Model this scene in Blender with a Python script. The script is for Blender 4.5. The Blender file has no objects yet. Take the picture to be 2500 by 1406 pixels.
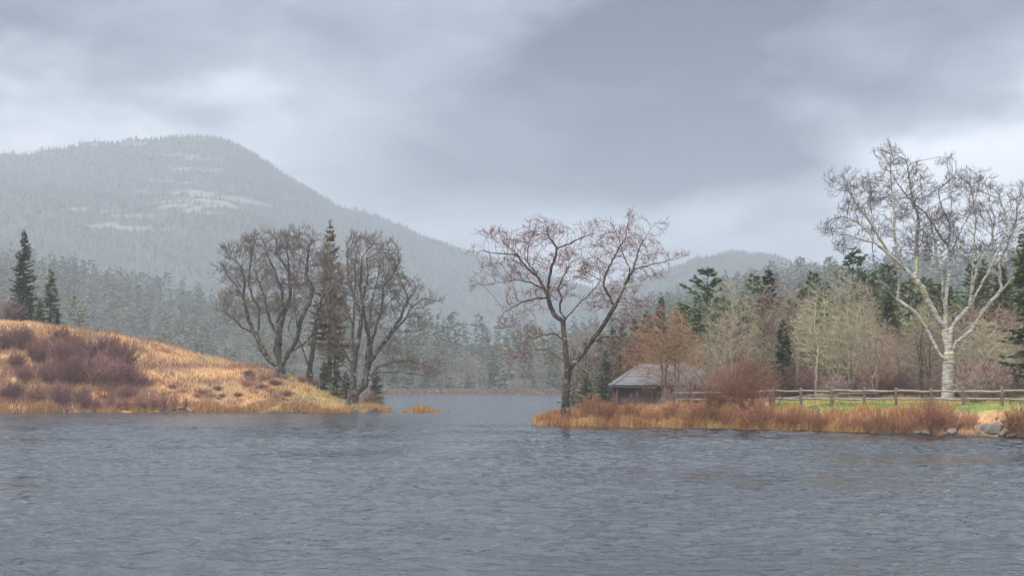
import bpy, math, random
import numpy as np
from mathutils import Vector
R = math.radians
rng = np.random.default_rng(11)
random.seed(11)
scene = bpy.context.scene
col = scene.collection

# ------------------------------------------------------------------ camera
F, CX, HY, CAMH = 3434.0, 1250.0, 939.0, 3.0      # focal length and horizon row in photo pixels, eye height above the lake
cam = bpy.data.cameras.new('camera')
cam.sensor_width = 36.0; cam.lens = 36.0 * F / 2500.0
cam.shift_y = (HY - 703.0) / 2500.0
cam.clip_start = 0.5; cam.clip_end = 9000
camo = bpy.data.objects.new('camera', cam); col.objects.link(camo)
camo.location = (0, 0, CAMH); camo.rotation_euler = (R(90), 0, 0)
scene.camera = camo

# ------------------------------------------------------------------ render
scene.render.engine = 'CYCLES'
scene.cycles.use_denoising = True
scene.cycles.max_bounces = 6
scene.cycles.diffuse_bounces = 2
scene.cycles.glossy_bounces = 2
scene.cycles.volume_bounces = 5
scene.cycles.use_adaptive_sampling = False
scene.view_settings.view_transform = 'Standard'
scene.view_settings.look = 'None'
scene.view_settings.gamma = 1.0
scene.view_settings.exposure = 1.10

# ------------------------------------------------------------------ world: Nishita sky behind a closed cloud deck
SUN_EL, SUN_AZ = R(48), R(215)       # high sun behind the cloud, over the viewer's left shoulder
world = bpy.data.worlds.new('World'); scene.world = world; world.use_nodes = True
nt = world.node_tree; nt.nodes.clear()
def N(nt, typ, **kw):
    n = nt.nodes.new(typ)
    for k, v in kw.items(): setattr(n, k, v)
    return n
def L(nt, a, b): nt.links.new(a, b)
def math_node(nt, op, a, b=None, clamp=False):
    n = N(nt, 'ShaderNodeMath', operation=op); n.use_clamp = clamp
    for i, v in enumerate((a, b)):
        if v is None: continue
        if isinstance(v, (int, float)): n.inputs[i].default_value = v
        else: L(nt, v, n.inputs[i])
    return n.outputs[0]
def mix_rgb(nt, fac, a, b, blend='MIX'):
    n = N(nt, 'ShaderNodeMix', data_type='RGBA', blend_type=blend)
    for s, v in ((n.inputs[0], fac), (n.inputs[6], a), (n.inputs[7], b)):
        if isinstance(v, (int, float)): s.default_value = v
        elif isinstance(v, tuple): s.default_value = v if len(v) == 4 else (*v, 1)
        else: L(nt, v, s)
    return n.outputs[2]
sky = N(nt, 'ShaderNodeTexSky', sky_type='NISHITA')
sky.sun_disc = False; sky.sun_elevation = SUN_EL; sky.sun_rotation = SUN_AZ
skyb = N(nt, 'ShaderNodeVectorMath', operation='SCALE'); L(nt, sky.outputs[0], skyb.inputs[0]); skyb.inputs['Scale'].default_value = 0.08
tc = N(nt, 'ShaderNodeTexCoord')
dirv = tc.outputs['Generated']
nz = N(nt, 'ShaderNodeTexNoise'); nz.inputs['Scale'].default_value = 5.0; nz.inputs['Detail'].default_value = 5; nz.inputs['Roughness'].default_value = 0.5
mp = N(nt, 'ShaderNodeMapping'); mp.inputs['Scale'].default_value = (1, 1, 2.2); mp.inputs['Location'].default_value = (0.3, 0.0, 1.7)
L(nt, dirv, mp.inputs[0]); L(nt, mp.outputs[0], nz.inputs['Vector'])
# warped direction for the soft cloud edges
w = N(nt, 'ShaderNodeVectorMath', operation='SUBTRACT'); L(nt, nz.outputs['Color'], w.inputs[0]); w.inputs[1].default_value = (.5, .5, .5)
w2 = N(nt, 'ShaderNodeVectorMath', operation='SCALE'); L(nt, w.outputs[0], w2.inputs[0]); w2.inputs['Scale'].default_value = 0.20
w3 = N(nt, 'ShaderNodeVectorMath', operation='ADD'); L(nt, dirv, w3.inputs[0]); L(nt, w2.outputs[0], w3.inputs[1])
def pdir(px, py):
    return Vector(((px - CX) / F, 1.0, (HY - py) / F)).normalized()
def blob(px, py, rx, ry, tilt=0):
    c = pdir(px, py)
    sub = N(nt, 'ShaderNodeVectorMath', operation='SUBTRACT'); L(nt, w3.outputs[0], sub.inputs[0]); sub.inputs[1].default_value = c
    rot = N(nt, 'ShaderNodeVectorRotate', rotation_type='Y_AXIS'); L(nt, sub.outputs[0], rot.inputs['Vector']); rot.inputs['Angle'].default_value = R(tilt)
    sc = N(nt, 'ShaderNodeVectorMath', operation='MULTIPLY'); L(nt, rot.outputs[0], sc.inputs[0]); sc.inputs[1].default_value = (F / rx, 1.5, F / ry)
    ln = N(nt, 'ShaderNodeVectorMath', operation='LENGTH'); L(nt, sc.outputs[0], ln.inputs[0])
    mr = N(nt, 'ShaderNodeMapRange', interpolation_type='SMOOTHERSTEP'); L(nt, ln.outputs['Value'], mr.inputs[0])
    mr.inputs[1].default_value = 0.05; mr.inputs[2].default_value = 1.0; mr.inputs[3].default_value = 1.0; mr.inputs[4].default_value = 0.0
    return mr.outputs[0]
def weigh(b_, k): return math_node(nt, 'MULTIPLY', b_, k)
dark = weigh(blob(1480, 300, 900, 360, 10), 0.62)
for b_, k in ((blob(1750, 430, 560, 170, 14), 0.34), (blob(1500, 0, 1600, 330, 0), 0.30), (blob(-20, 20, 1100, 300, -6), 0.38), (blob(2350, 60, 600, 260, 0), 0.16)): dark = math_node(nt, 'ADD', dark, weigh(b_, k))
l1 = math_node(nt, 'ADD', blob(2480, 400, 650, 260, -18), weigh(blob(160, 280, 900, 180, -4), 0.6), clamp=True)
nzb = N(nt, 'ShaderNodeTexNoise'); nzb.inputs['Scale'].default_value = 13.0; nzb.inputs['Detail'].default_value = 6; nzb.inputs['Roughness'].default_value = 0.58; nzb.inputs['Distortion'].default_value = 0.6
L(nt, mp.outputs[0], nzb.inputs['Vector'])
fb = math_node(nt, 'ADD', math_node(nt, 'SUBTRACT', nz.outputs['Fac'], 0.5), math_node(nt, 'MULTIPLY', math_node(nt, 'SUBTRACT', nzb.outputs['Fac'], 0.5), 0.55))
tone = math_node(nt, 'SUBTRACT', math_node(nt, 'ADD', 0.60, math_node(nt, 'MULTIPLY', fb, 0.75)), dark)
tone = math_node(nt, 'ADD', tone, math_node(nt, 'MULTIPLY', l1, 0.36), clamp=True)
cr = N(nt, 'ShaderNodeValToRGB'); L(nt, tone, cr.inputs[0])
cr.color_ramp.elements[0].position = 0.0; cr.color_ramp.elements[0].color = (0.0, 0.012, 0.045, 1)
cr.color_ramp.elements[1].position = 1.0; cr.color_ramp.elements[1].color = (0.78, 0.805, 0.85, 1)
e = cr.color_ramp.elements.new(0.5); e.color = (0.27, 0.307, 0.362, 1)
# overcast luminance, boosted overhead out of view to add light on the ground
sep = N(nt, 'ShaderNodeSeparateXYZ'); L(nt, dirv, sep.inputs[0])
el = N(nt, 'ShaderNodeMapRange'); L(nt, sep.outputs['Z'], el.inputs[0])
el.inputs[1].default_value = 0.42; el.inputs[2].default_value = 1.0; el.inputs[3].default_value = 1.0; el.inputs[4].default_value = 3.8
deck = N(nt, 'ShaderNodeVectorMath', operation='SCALE'); L(nt, cr.outputs[0], deck.inputs[0]); L(nt, el.outputs[0], deck.inputs['Scale'])
skymix = mix_rgb(nt, 0.94, skyb.outputs[0], deck.outputs[0])
bg = N(nt, 'ShaderNodeBackground'); L(nt, skymix, bg.inputs[0]); bg.inputs[1].default_value = 1.0
out = N(nt, 'ShaderNodeOutputWorld'); L(nt, bg.outputs[0], out.inputs[0])
world.cycles.sampling_method = 'MANUAL'; world.cycles.sample_map_resolution = 512

sun = bpy.data.lights.new('sun', 'SUN'); sun.energy = 1.5; sun.angle = R(25); sun.color = (1.0, 0.92, 0.82)
suno = bpy.data.objects.new('sun', sun); col.objects.link(suno)
# nishita rotation is clockwise from +Y; light travels from there down to the scene
sd = Vector((math.sin(SUN_AZ) * math.cos(SUN_EL), math.cos(SUN_AZ) * math.cos(SUN_EL), math.sin(SUN_EL)))
suno.rotation_euler = (-sd).to_track_quat('-Z', 'Y').to_euler(); suno.location = (-30, -20, 60)

# ------------------------------------------------------------------ helpers
def tag(o, label=None, cat=None, group=None, kind=None):
    if label: o['label'] = label
    if cat: o['category'] = cat
    if group: o['group'] = group
    if kind: o['kind'] = kind
    return o
def W(px, py, d):
    return np.array([(px - CX) / F * d, d, CAMH - (py - HY) / F * d])
def to_mesh(name, verts, quads=None, tris=None, attrs=None, colors=None, smooth=True):
    me = bpy.data.meshes.new(name)
    verts = np.asarray(verts, dtype=np.float32)
    fs = []
    nq = 0 if quads is None else len(quads); ntr = 0 if tris is None else len(tris)
    me.vertices.add(len(verts)); me.vertices.foreach_set('co', verts.ravel())
    me.loops.add(nq * 4 + ntr * 3); me.polygons.add(nq + ntr)
    li = []
    if nq: li.append(np.asarray(quads, dtype=np.int32).ravel())
    if ntr: li.append(np.asarray(tris, dtype=np.int32).ravel())
    me.loops.foreach_set('vertex_index', np.concatenate(li))
    st = np.concatenate([np.arange(nq) * 4, nq * 4 + np.arange(ntr) * 3]).astype(np.int32)
    me.polygons.foreach_set('loop_start', st)
    me.polygons.foreach_set('use_smooth', np.full(nq + ntr, smooth, dtype=bool))
    me.update(calc_edges=True)
    for k, v in (attrs or {}).items():
        a = me.attributes.new(k, 'FLOAT', 'POINT'); a.data.foreach_set('value', np.asarray(v, dtype=np.float32))
    if colors is not None:
        a = me.attributes.new('col', 'FLOAT_COLOR', 'POINT')
        c = np.ones((len(verts), 4), dtype=np.float32); c[:, :3] = colors
        a.data.foreach_set('color', c.ravel())
    return me
def link(name, me, mat=None, parent=None):
    o = bpy.data.objects.new(name, me); col.objects.link(o)
    if mat is not None and len(me.materials) == 0: me.materials.append(mat)
    if parent is not None: o.parent = parent
    return o
def empty(name, loc, rz=0.0, scale=1.0):
    o = bpy.data.objects.new(name, None); col.objects.link(o)
    o.location = tuple(float(v) for v in loc); o.rotation_euler = (0, 0, rz)
    o.scale = (scale, scale, scale) if isinstance(scale, (int, float)) else scale
    o.empty_display_size = 0.3
    return o
def copy_tree(root, loc, rz, scale):
    c = root.copy(); col.objects.link(c)
    c.location = tuple(float(v) for v in loc); c.rotation_euler = (0, 0, rz)
    c.scale = (scale, scale, scale) if isinstance(scale, (int, float)) else scale
    for ch in root.children:
        k = ch.copy(); col.objects.link(k); k.parent = c
    return c
def norm(v):
    return v / (np.linalg.norm(v, axis=-1, keepdims=True) + 1e-9)
def sm(t):
    t = np.clip(t, 0, 1); return t * t * (3 - 2 * t)

# ------------------------------------------------------------------ materials
def new_mat(name):
    m = bpy.data.materials.new(name); m.use_nodes = True
    nt = m.node_tree; b = nt.nodes['Principled BSDF']
    return m, nt, b
def noise(nt, scale, detail=3, vec=None, rough=0.55, coord='Object'):
    t = N(nt, 'ShaderNodeTexCoord'); n = N(nt, 'ShaderNodeTexNoise')
    n.inputs['Scale'].default_value = scale; n.inputs['Detail'].default_value = detail; n.inputs['Roughness'].default_value = rough
    if vec is not None:
        m = N(nt, 'ShaderNodeMapping'); m.inputs['Scale'].default_value = vec; L(nt, t.outputs[coord], m.inputs[0]); L(nt, m.outputs[0], n.inputs['Vector'])
    else: L(nt, t.outputs[coord], n.inputs['Vector'])
    return n.outputs['Fac']
def ramp(nt, fac, stops):
    c = N(nt, 'ShaderNodeValToRGB'); L(nt, fac, c.inputs[0])
    els = c.color_ramp.elements
    while len(els) < len(stops): els.new(0.5)
    for e, (p, cc) in zip(els, stops): e.position = p; e.color = (*cc, 1)
    return c.outputs[0]
def bump(nt, b, fac, strength, dist):
    n = N(nt, 'ShaderNodeBump'); n.inputs['Strength'].default_value = strength; n.inputs['Distance'].default_value = dist
    L(nt, fac, n.inputs['Height']); L(nt, n.outputs[0], b.inputs['Normal'])
def bark_mat(name, bark, dark, lichen, twig, lichen_amt=0.5, r0=0.012, r1=0.05, vec=None, scale=3.0):
    m, nt, b = new_mat(name)
    n1 = noise(nt, scale, 4, vec)
    c = ramp(nt, n1, [(0.35, dark), (0.6, bark)])
    n2 = noise(nt, 1.6, 5, None, 0.7)
    lf = N(nt, 'ShaderNodeMapRange'); L(nt, n2, lf.inputs[0]); lf.inputs[1].default_value = 0.62 - 0.22 * lichen_amt; lf.inputs[2].default_value = 0.70 - 0.16 * lichen_amt
    c = mix_rgb(nt, lf.outputs[0], c, lichen)
    a = N(nt, 'ShaderNodeAttribute', attribute_name='rad')
    rf = N(nt, 'ShaderNodeMapRange'); L(nt, a.outputs['Fac'], rf.inputs[0]); rf.inputs[1].default_value = r0; rf.inputs[2].default_value = r1
    c = mix_rgb(nt, rf.outputs[0], twig, c)
    oi = N(nt, 'ShaderNodeObjectInfo'); vr = N(nt, 'ShaderNodeMapRange'); L(nt, oi.outputs['Random'], vr.inputs[0]); vr.inputs[3].default_value = 0.78; vr.inputs[4].default_value = 1.25
    sc_ = N(nt, 'ShaderNodeVectorMath', operation='SCALE'); L(nt, c, sc_.inputs[0]); L(nt, vr.outputs[0], sc_.inputs['Scale']); c = sc_.outputs[0]
    L(nt, c, b.inputs['Base Color']); b.inputs['Roughness'].default_value = 0.9; b.inputs['Specular IOR Level'].default_value = 0.2
    bump(nt, b, n1, 0.6, 0.03)
    return m
def leaf_mat(name, c0, c1, rough=0.7, scale=0.9):
    m, nt, b = new_mat(name)
    n1 = noise(nt, scale, 4)
    oi = N(nt, 'ShaderNodeObjectInfo')
    f = math_node(nt, 'ADD', n1, math_node(nt, 'MULTIPLY', math_node(nt, 'SUBTRACT', oi.outputs['Random'], 0.5), 0.35))
    c = ramp(nt, f, [(0.3, c0), (0.7, c1)])
    L(nt, c, b.inputs['Base Color']); b.inputs['Roughness'].default_value = rough; b.inputs['Specular IOR Level'].default_value = 0.15
    return m
def attr_mat(name, rough=0.9, var=0.25, scale=2.0, bscale=None, bdist=0.05):
    m, nt, b = new_mat(name)
    a = N(nt, 'ShaderNodeAttribute', attribute_name='col')
    n1 = noise(nt, scale, 5, None, 0.65)
    v = N(nt, 'ShaderNodeMapRange'); L(nt, n1, v.inputs[0]); v.inputs[1].default_value = 0.25; v.inputs[2].default_value = 0.75; v.inputs[3].default_value = 1 - var; v.inputs[4].default_value = 1 + var
    s = N(nt, 'ShaderNodeVectorMath', operation='SCALE'); L(nt, a.outputs['Color'], s.inputs[0]); L(nt, v.outputs[0], s.inputs['Scale'])
    L(nt, s.outputs[0], b.inputs['Base Color']); b.inputs['Roughness'].default_value = rough; b.inputs['Specular IOR Level'].default_value = 0.1
    if bscale:
        bump(nt, b, noise(nt, bscale, 5, None, 0.7), 0.8, bdist)
    return m

M = {}
M['terrain'] = attr_mat('terrain_ground', 0.95, 0.30, 0.35, 3.0, 0.12)
M['grass'] = attr_mat('grass_blades', 0.8, 0.2, 0.8)
M['maple_bark'] = bark_mat('maple_bark', (0.10, 0.08, 0.065), (0.025, 0.021, 0.018), (0.27, 0.28, 0.16), (0.17, 0.09, 0.07), 0.36)
M['grey_bark'] = bark_mat('grey_bark', (0.095, 0.075, 0.062), (0.022, 0.018, 0.016), (0.25, 0.25, 0.165), (0.155, 0.12, 0.09), 0.36)
M['birch_bark'] = bark_mat('birch_bark', (0.58, 0.55, 0.51), (0.13, 0.115, 0.105), (0.36, 0.36, 0.16), (0.14, 0.105, 0.095), 0.45, 0.018, 0.07, (0.8, 0.8, 5.0), 2.4)
M['pale_bark'] = bark_mat('pale_bark', (0.42, 0.39, 0.32), (0.24, 0.21, 0.165), (0.44, 0.42, 0.28), (0.37, 0.34, 0.21), 0.8)
M['pink_bark'] = bark_mat('pink_bark', (0.24, 0.21, 0.18), (0.12, 0.10, 0.09), (0.34, 0.33, 0.25), (0.33, 0.235, 0.185), 0.6)
M['orange_bark'] = bark_mat('orange_bark', (0.20, 0.16, 0.12), (0.09, 0.07, 0.055), (0.28, 0.27, 0.17), (0.33, 0.20, 0.12), 0.5)
M['shrub_maroon'] = bark_mat('maroon_stems', (0.22, 0.13, 0.12), (0.12, 0.075, 0.07), (0.25, 0.18, 0.14), (0.26, 0.135, 0.115), 0.2, 0.006, 0.05)
M['shrub_red'] = bark_mat('red_brown_stems', (0.22, 0.13, 0.085), (0.12, 0.07, 0.05), (0.26, 0.2, 0.12), (0.30, 0.145, 0.085), 0.2, 0.006, 0.05)
M['shrub_grey'] = bark_mat('grey_stems', (0.25, 0.2, 0.175), (0.14, 0.115, 0.10), (0.3, 0.28, 0.22), (0.28, 0.205, 0.175), 0.4, 0.006, 0.05)
M['bud_red'] = leaf_mat('red_buds', (0.22, 0.055, 0.05), (0.34, 0.10, 0.08))
M['bud_orange'] = leaf_mat('orange_buds', (0.40, 0.22, 0.12), (0.42, 0.17, 0.10))
M['conifer_bark'] = bark_mat('conifer_bark', (0.11, 0.085, 0.07), (0.05, 0.04, 0.035), (0.2, 0.2, 0.15), (0.09, 0.07, 0.055), 0.3)
M['spruce'] = leaf_mat('spruce_needles', (0.09, 0.115, 0.042), (0.215, 0.23, 0.085))
M['spruce_yellow'] = leaf_mat('yellow_green_needles', (0.12, 0.15, 0.045), (0.22, 0.235, 0.075))
M['spruce_rust'] = leaf_mat('rusty_needles', (0.12, 0.095, 0.04), (0.22, 0.14, 0.06))
M['pine'] = leaf_mat('pine_needles', (0.085, 0.12, 0.055), (0.20, 0.22, 0.095))
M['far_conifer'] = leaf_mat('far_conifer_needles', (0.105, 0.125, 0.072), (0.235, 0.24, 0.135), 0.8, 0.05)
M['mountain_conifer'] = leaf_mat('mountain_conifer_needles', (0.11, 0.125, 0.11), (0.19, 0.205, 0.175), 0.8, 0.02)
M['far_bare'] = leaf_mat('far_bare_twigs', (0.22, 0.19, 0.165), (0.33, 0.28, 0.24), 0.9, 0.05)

# ------------------------------------------------------------------ terrain
def I(xs, ys):
    xs = np.array(xs, float); ys = np.array(ys, float)
    return lambda v: np.interp(v, xs, ys)
left_crest = I([-900, -300, 0, 100, 250, 400, 500, 600, 680, 760, 850, 930, 985], [790, 780, 782, 788, 812, 840, 868, 889, 906, 940, 970, 990, 1004])
left_dc = I([-300, 0, 500, 850, 960, 990], [195, 190, 180, 168, 160, 156])
left_edge = I([145, 151, 156, 165, 175, 200, 260], [960, 1000, 1000, 985, 945, 900, 820])
right_shore = I([1290, 1500, 1700, 2000, 2500, 3000, 3600], [101.5, 98, 95, 89, 78.6, 71, 64])
right_edge = I([95, 102, 110, 125, 150, 200, 300, 450, 470], [1300, 1283, 1300, 1390, 1470, 1500, 1510, 1500, 1340])
right_bank_h = I([1280, 1380, 1500, 1700, 1889, 2000, 2500], [0.25, 0.65, 0.8, 1.1, 1.5, 1.62, 1.66])
m3_ridge = I([-900, -200, 0, 100, 250, 400, 520, 650, 800, 1000, 1200, 1350, 1500, 1600, 1700, 1850, 2000, 2200, 2600, 3400],
             [560, 585, 597, 612, 642, 682, 700, 715, 745, 775, 800, 800, 770, 722, 694, 662, 640, 615, 580, 540])
m1_ridge = I([-1200, -600, -300, 0, 60, 100, 170, 250, 360, 430, 480, 530, 580, 640, 700, 760, 830, 880, 930, 1050, 1150, 1300, 1450, 1600, 1800, 2100],
             [520, 470, 420, 376, 378, 372, 355, 340, 331, 329, 324, 330, 345, 380, 420, 455, 500, 515, 530, 578, 612, 655, 700, 740, 800, 860])
m2_ridge = I([-900, -200, 0, 200, 330, 400, 480, 560, 640, 720, 850, 1000, 1200], [455, 452, 452, 460, 474, 466, 466, 482, 520, 570, 655, 740, 850])
m4_ridge = I([1400, 1600, 1700, 1760, 1820, 1880, 1950, 2100, 2400, 3400], [720, 668, 632, 615, 611, 618, 640, 665, 690, 720])
_kx = [(rng.uniform(-1, 1), rng.uniform(-1, 1), rng.uniform(0, 6.28)) for _ in range(40)]
def wob(x, y, wl, n0=0, n=8):
    s = 0
    for a, b, p in _kx[n0:n0 + n]:
        q = 6.283 / wl / (math.hypot(a, b) + 1e-3) * (0.6 + 0.8 * abs(a))
        s = s + np.sin((a * x + b * y) * q + p)
    return s / math.sqrt(n)
RR = I([-2500, 650, 950, 1350, 1650, 5000], [930, 930, 700, 700, 1000, 1000])
START = I([-2500, 600, 820, 900, 1330, 1480, 1700, 5000], [480, 480, 440, 452, 448, 420, 260, 260])
def Hfun(x, y):
    x = np.asarray(x, float); y = np.asarray(y, float)
    yy = np.maximum(y, 1.0)
    px = np.clip(CX + F * x / yy, -2500, 5000)
    d = y
    z = np.full(np.broadcast(x, y).shape, -1.6)
    # left grass hill
    cz = CAMH - (left_crest(px) - HY) / F * left_dc(px)
    dc = left_dc(px)
    ds = 151.4 + 0.7 * wob(x, y * 0, 14, 0, 6) + 0.4 * wob(x, y * 0, 3.5, 8, 8)
    t = (d - ds) / (dc - ds)
    prof = np.where(t < 1, 0.55 * sm(t) + 0.45 * np.clip(t, 0, 1), 1 - 0.85 * sm((t - 1) / 1.8))
    zl = 0.32 * sm((d - ds) / 2.0) + np.maximum(cz - 0.32, 0.05) * prof - 1.0 * (1 - sm((d - ds + 3) / 3.2))
    zl = zl + 0.10 * wob(x, y, 7, 6, 8) * sm(t * 3)
    ek = sm((left_edge(d) - px) / F * d / 2.6)
    zl = np.where(d < 330, zl * ek - 1.6 * (1 - ek), -1.6)
    z = np.maximum(z, zl)
    # right bank
    rs = right_shore(px) + 0.35 * wob(x, y * 0, 6, 10, 6) + 0.3 * wob(x, y * 0, 2.0, 18, 8)
    u = d - rs
    bh = right_bank_h(px)
    zr = bh * (0.62 * sm(u / 3.0) + 0.38 * sm(u / 7.5)) - 0.9 * (1 - sm((u + 2) / 2.1))
    far = sm((d - 100) / 25) * 0.55 * sm((px - 1700) / 250) + sm((d - 118) / 120) * 5.0 * sm((px - 1560) / 300)
    zr = zr + far + 0.06 * wob(x, y, 4, 14, 8) * sm(u / 2)
    ek = sm((px + 30 - right_edge(d)) / F * d / 1.6)
    zr = zr * ek - 1.6 * (1 - ek)
    z = np.maximum(z, np.where(d > 50, zr, -1.6))
    # far shore and forested hill
    rr = RR(px)
    g3 = CAMH - (m3_ridge(px) + 52 - HY) / F * rr
    start = START(px)
    t3 = (d - start - 14) / (rr - start - 14)
    p3 = np.where(t3 < 1, 0.4 * sm(t3) + 0.6 * np.clip(t3, 0, 1), 1 - 0.35 * sm((t3 - 1) / 1.4))
    base = 0.7 * sm((d - start) / 8) - 1.6 * (1 - sm((d - start + 6) / 6))
    z3 = base + np.maximum(g3 - 0.7, 1) * p3 + 1.2 * wob(x, y, 60, 20, 8) * sm(t3 * 2)
    z = np.maximum(z, z3)
    # mountains
    for rid, dr, d0, off, wl in ((m1_ridge, 1900., 1000., 12, 260), (m2_ridge, 1450., 960., 18, 200), (m4_ridge, 1700., 900., 10, 200)):
        zp = CAMH - (rid(px) + off - HY) / F * dr
        tm = (d - d0) / (dr - d0)
        pm = np.where(tm < 1, 0.5 * sm(tm) + 0.5 * np.clip(tm, 0, 1), 1 - 0.5 * sm((tm - 1) / 0.8))
        zz = zp * pm + (6 * wob(x, y, wl, 28, 6) + 2.5 * wob(x, y, wl / 4, 4, 8)) * sm(tm * 2) * np.where(tm > 1, 1, 1 - 0.6 * np.clip(tm, 0, 1))
        z = np.maximum(z, np.where(tm > 0, zz, -1.6))
    # low land behind and beside the viewer
    z = np.where(y < 40, np.where(y < -6, 0.9 * sm((-y - 6) / 14) - 1.6 * (1 - sm((-y - 6) / 14)), -1.6), z)
    return z
def Hs(x, y): return float(Hfun(np.array([x]), np.array([y]))[0])
def ray(px, py, d0=70.0, d1=320.0, fallback=None):
    d = np.arange(d0, d1, 0.15)
    x = (px - CX) / F * d; z = CAMH - (py - HY) / F * d
    h = Hfun(x, d)
    hit = np.nonzero((h >= z) & (h > -0.05))[0]
    if len(hit) == 0: return fallback
    return float(d[hit[0]])
def ground(px, d):
    x = (px - CX) / F * d
    return np.array([x, d, Hs(x, d)])

def cover(x, y, z, px):
    """ground cover colour: straw, lawn, brush, forest floor, ledge rock"""
    n = len(x)
    straw = np.array([0.54, 0.31, 0.15]); straw2 = np.array([0.39, 0.255, 0.13])
    f = sm(0.5 + 0.45 * wob(x, y, 9, 2, 8))[:, None]
    c = straw * f + straw2 * (1 - f)
    d = y
    # low maroon brush patches on the left hill
    br = sm((wob(x, y * 1.6, 11, 12, 8) + 0.6 * wob(x, y, 4, 25, 8) + 0.15) / 0.9) * sm((188 - d) / 20) * (px < 1000)
    c = c * (1 - 0.8 * br[:, None]) + np.array([0.23, 0.12, 0.08]) * 0.8 * br[:, None]
    ol = sm((px - 560) / 300) * (px < 1050) * (d < 250)
    c = c * (1 - 0.5 * ol[:, None]) + np.array([0.30, 0.27, 0.10]) * 0.5 * ol[:, None]
    # right lawn
    rs = right_shore(px); u = d - rs
    lawn = sm((px - 1850) / 130) * sm((u - 2.8) / 1.5) * sm((26 - u) / 8) * sm(0.75 + 0.5 * wob(x, y, 5, 9, 8)) * (d < 135)
    c = c * (1 - lawn[:, None]) + np.array([0.20, 0.25, 0.075]) * lawn[:, None]
    # forest floor on the right and beyond
    ff = np.where(px > 1400, sm((d - 108) / 12), sm((d - 330) / 30))
    c = c * (1 - ff[:, None]) + np.array([0.075, 0.068, 0.045]) * ff[:, None]
    # red brush strip on the far shore
    rb = ((d > 400) & (z < 1.6))[:, None]
    c = np.where(rb, np.array([0.20, 0.12, 0.09]), c)
    # mountain: dark forest with granite ledges
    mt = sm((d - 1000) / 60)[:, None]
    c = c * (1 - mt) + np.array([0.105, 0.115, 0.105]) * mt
    py = HY - (z - CAMH) / d * F
    def patch(cx, cy, rx, ry): return np.exp(-(((px - cx) / rx) ** 2 + ((py - cy) / ry) ** 2))
    lw = patch(460, 500, 150, 40) + 0.7 * patch(500, 420, 90, 40) + 0.55 * patch(320, 355, 190, 32) + 0.45 * patch(230, 520, 60, 30) + 0.5 * patch(620, 490, 70, 26) + 0.35 * patch(330, 570, 120, 40)
    st = 0.7 * wob(x * 0.22 + z * 0.25, z * 3.2 + x * 0.3, 46, 3, 12) + 0.5 * wob(x * 0.5, z * 4 - x * 0.4, 30, 17, 12)
    lg = sm((0.62 * lw + 0.55 * st - 0.50) / 0.5) * 0.9 * (lw > 0.12) * (d > 800)
    c = c * (1 - lg[:, None]) + np.array([0.28, 0.255, 0.24]) * lg[:, None]
    # wet mud under the water line
    md = sm((0.24 + 0.1 * wob(x, y, 3, 6, 8) - z) / 0.16)[:, None]
    c = c * (1 - md) + np.array([0.06, 0.05, 0.04]) * md
    return np.clip(c, 0.01, 0.9)

rows = [62.0]
while rows[-1] < 2700:
    d = rows[-1]
    rows.append(d + (0.36 if d < 112 else 0.65 if d < 200 else d * 0.014 if d < 1000 else d * 0.0065))
rows = np.array(rows)
tx = np.concatenate([np.linspace(-1.6, -0.42, 20), np.linspace(-0.41, 0.41, 350), np.linspace(0.42, 1.6, 20)])
D, T = np.meshgrid(rows, tx, indexing='ij')
X = (D * T).ravel(); Y = D.ravel(); Z = Hfun(X, Y)
nr, nc = D.shape
ii, jj = np.meshgrid(np.arange(nr - 1), np.arange(nc - 1), indexing='ij')
q = (ii * nc + jj).ravel()
quads = np.stack([q, q + 1, q + nc + 1, q + nc], 1)
zq = Z[quads].max(1)
keep = zq > -1.3                                   # the lake bed in deep water is never seen
PX = CX + F * X / Y
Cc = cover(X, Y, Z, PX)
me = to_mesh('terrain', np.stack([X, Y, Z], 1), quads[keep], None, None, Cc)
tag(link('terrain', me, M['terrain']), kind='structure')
# low shore behind the viewer and out to the sides
bx = np.array([-2700, -400, -60, 0, 60, 400, 2700.]); by = np.array([-600, -120, -40, -20, -12, -6.])
GX, GY = np.meshgrid(bx, by, indexing='ij'); hz = Hfun(GX.ravel(), GY.ravel())
a, b = np.meshgrid(np.arange(len(bx) - 1), np.arange(len(by) - 1), indexing='ij'); q = (a * len(by) + b).ravel()
me = to_mesh('shore', np.stack([GX.ravel(), GY.ravel(), hz], 1), np.stack([q, q + len(by), q + len(by) + 1, q + 1], 1), None, None, np.tile([[0.25, 0.18, 0.09]], (len(hz), 1)))
tag(link('near_shore', me, M['terrain']), kind='structure')

# ------------------------------------------------------------------ lake
m, nt, b = new_mat('lake_water')
b.inputs['Base Color'].default_value = (0.012, 0.015, 0.019, 1); b.inputs['Roughness'].default_value = 0.09; b.inputs['IOR'].default_value = 1.65
def ripple(vec, lo, hi, detail=2):
    n = noise(nt, 1.0, detail, vec, 0.5); r = N(nt, 'ShaderNodeMapRange', interpolation_type='SMOOTHSTEP'); L(nt, n, r.inputs[0]); r.inputs[1].default_value = lo; r.inputs[2].default_value = hi; return r.outputs[0]
h1 = math_node(nt, 'MULTIPLY', ripple((1.3, 3.0, 1), 0.50, 0.78), 0.020)
h2 = math_node(nt, 'MULTIPLY', ripple((3.0, 6.5, 1), 0.50, 0.80), 0.009)
h3 = math_node(nt, 'MULTIPLY', noise(nt, 1.0, 3, (5.0, 9.0, 1), 0.6), 0.003)
hsum = math_node(nt, 'ADD', math_node(nt, 'ADD', h1, h2), h3)
gust = noise(nt, 1.0, 2, (0.02, 0.06, 1))
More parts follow.
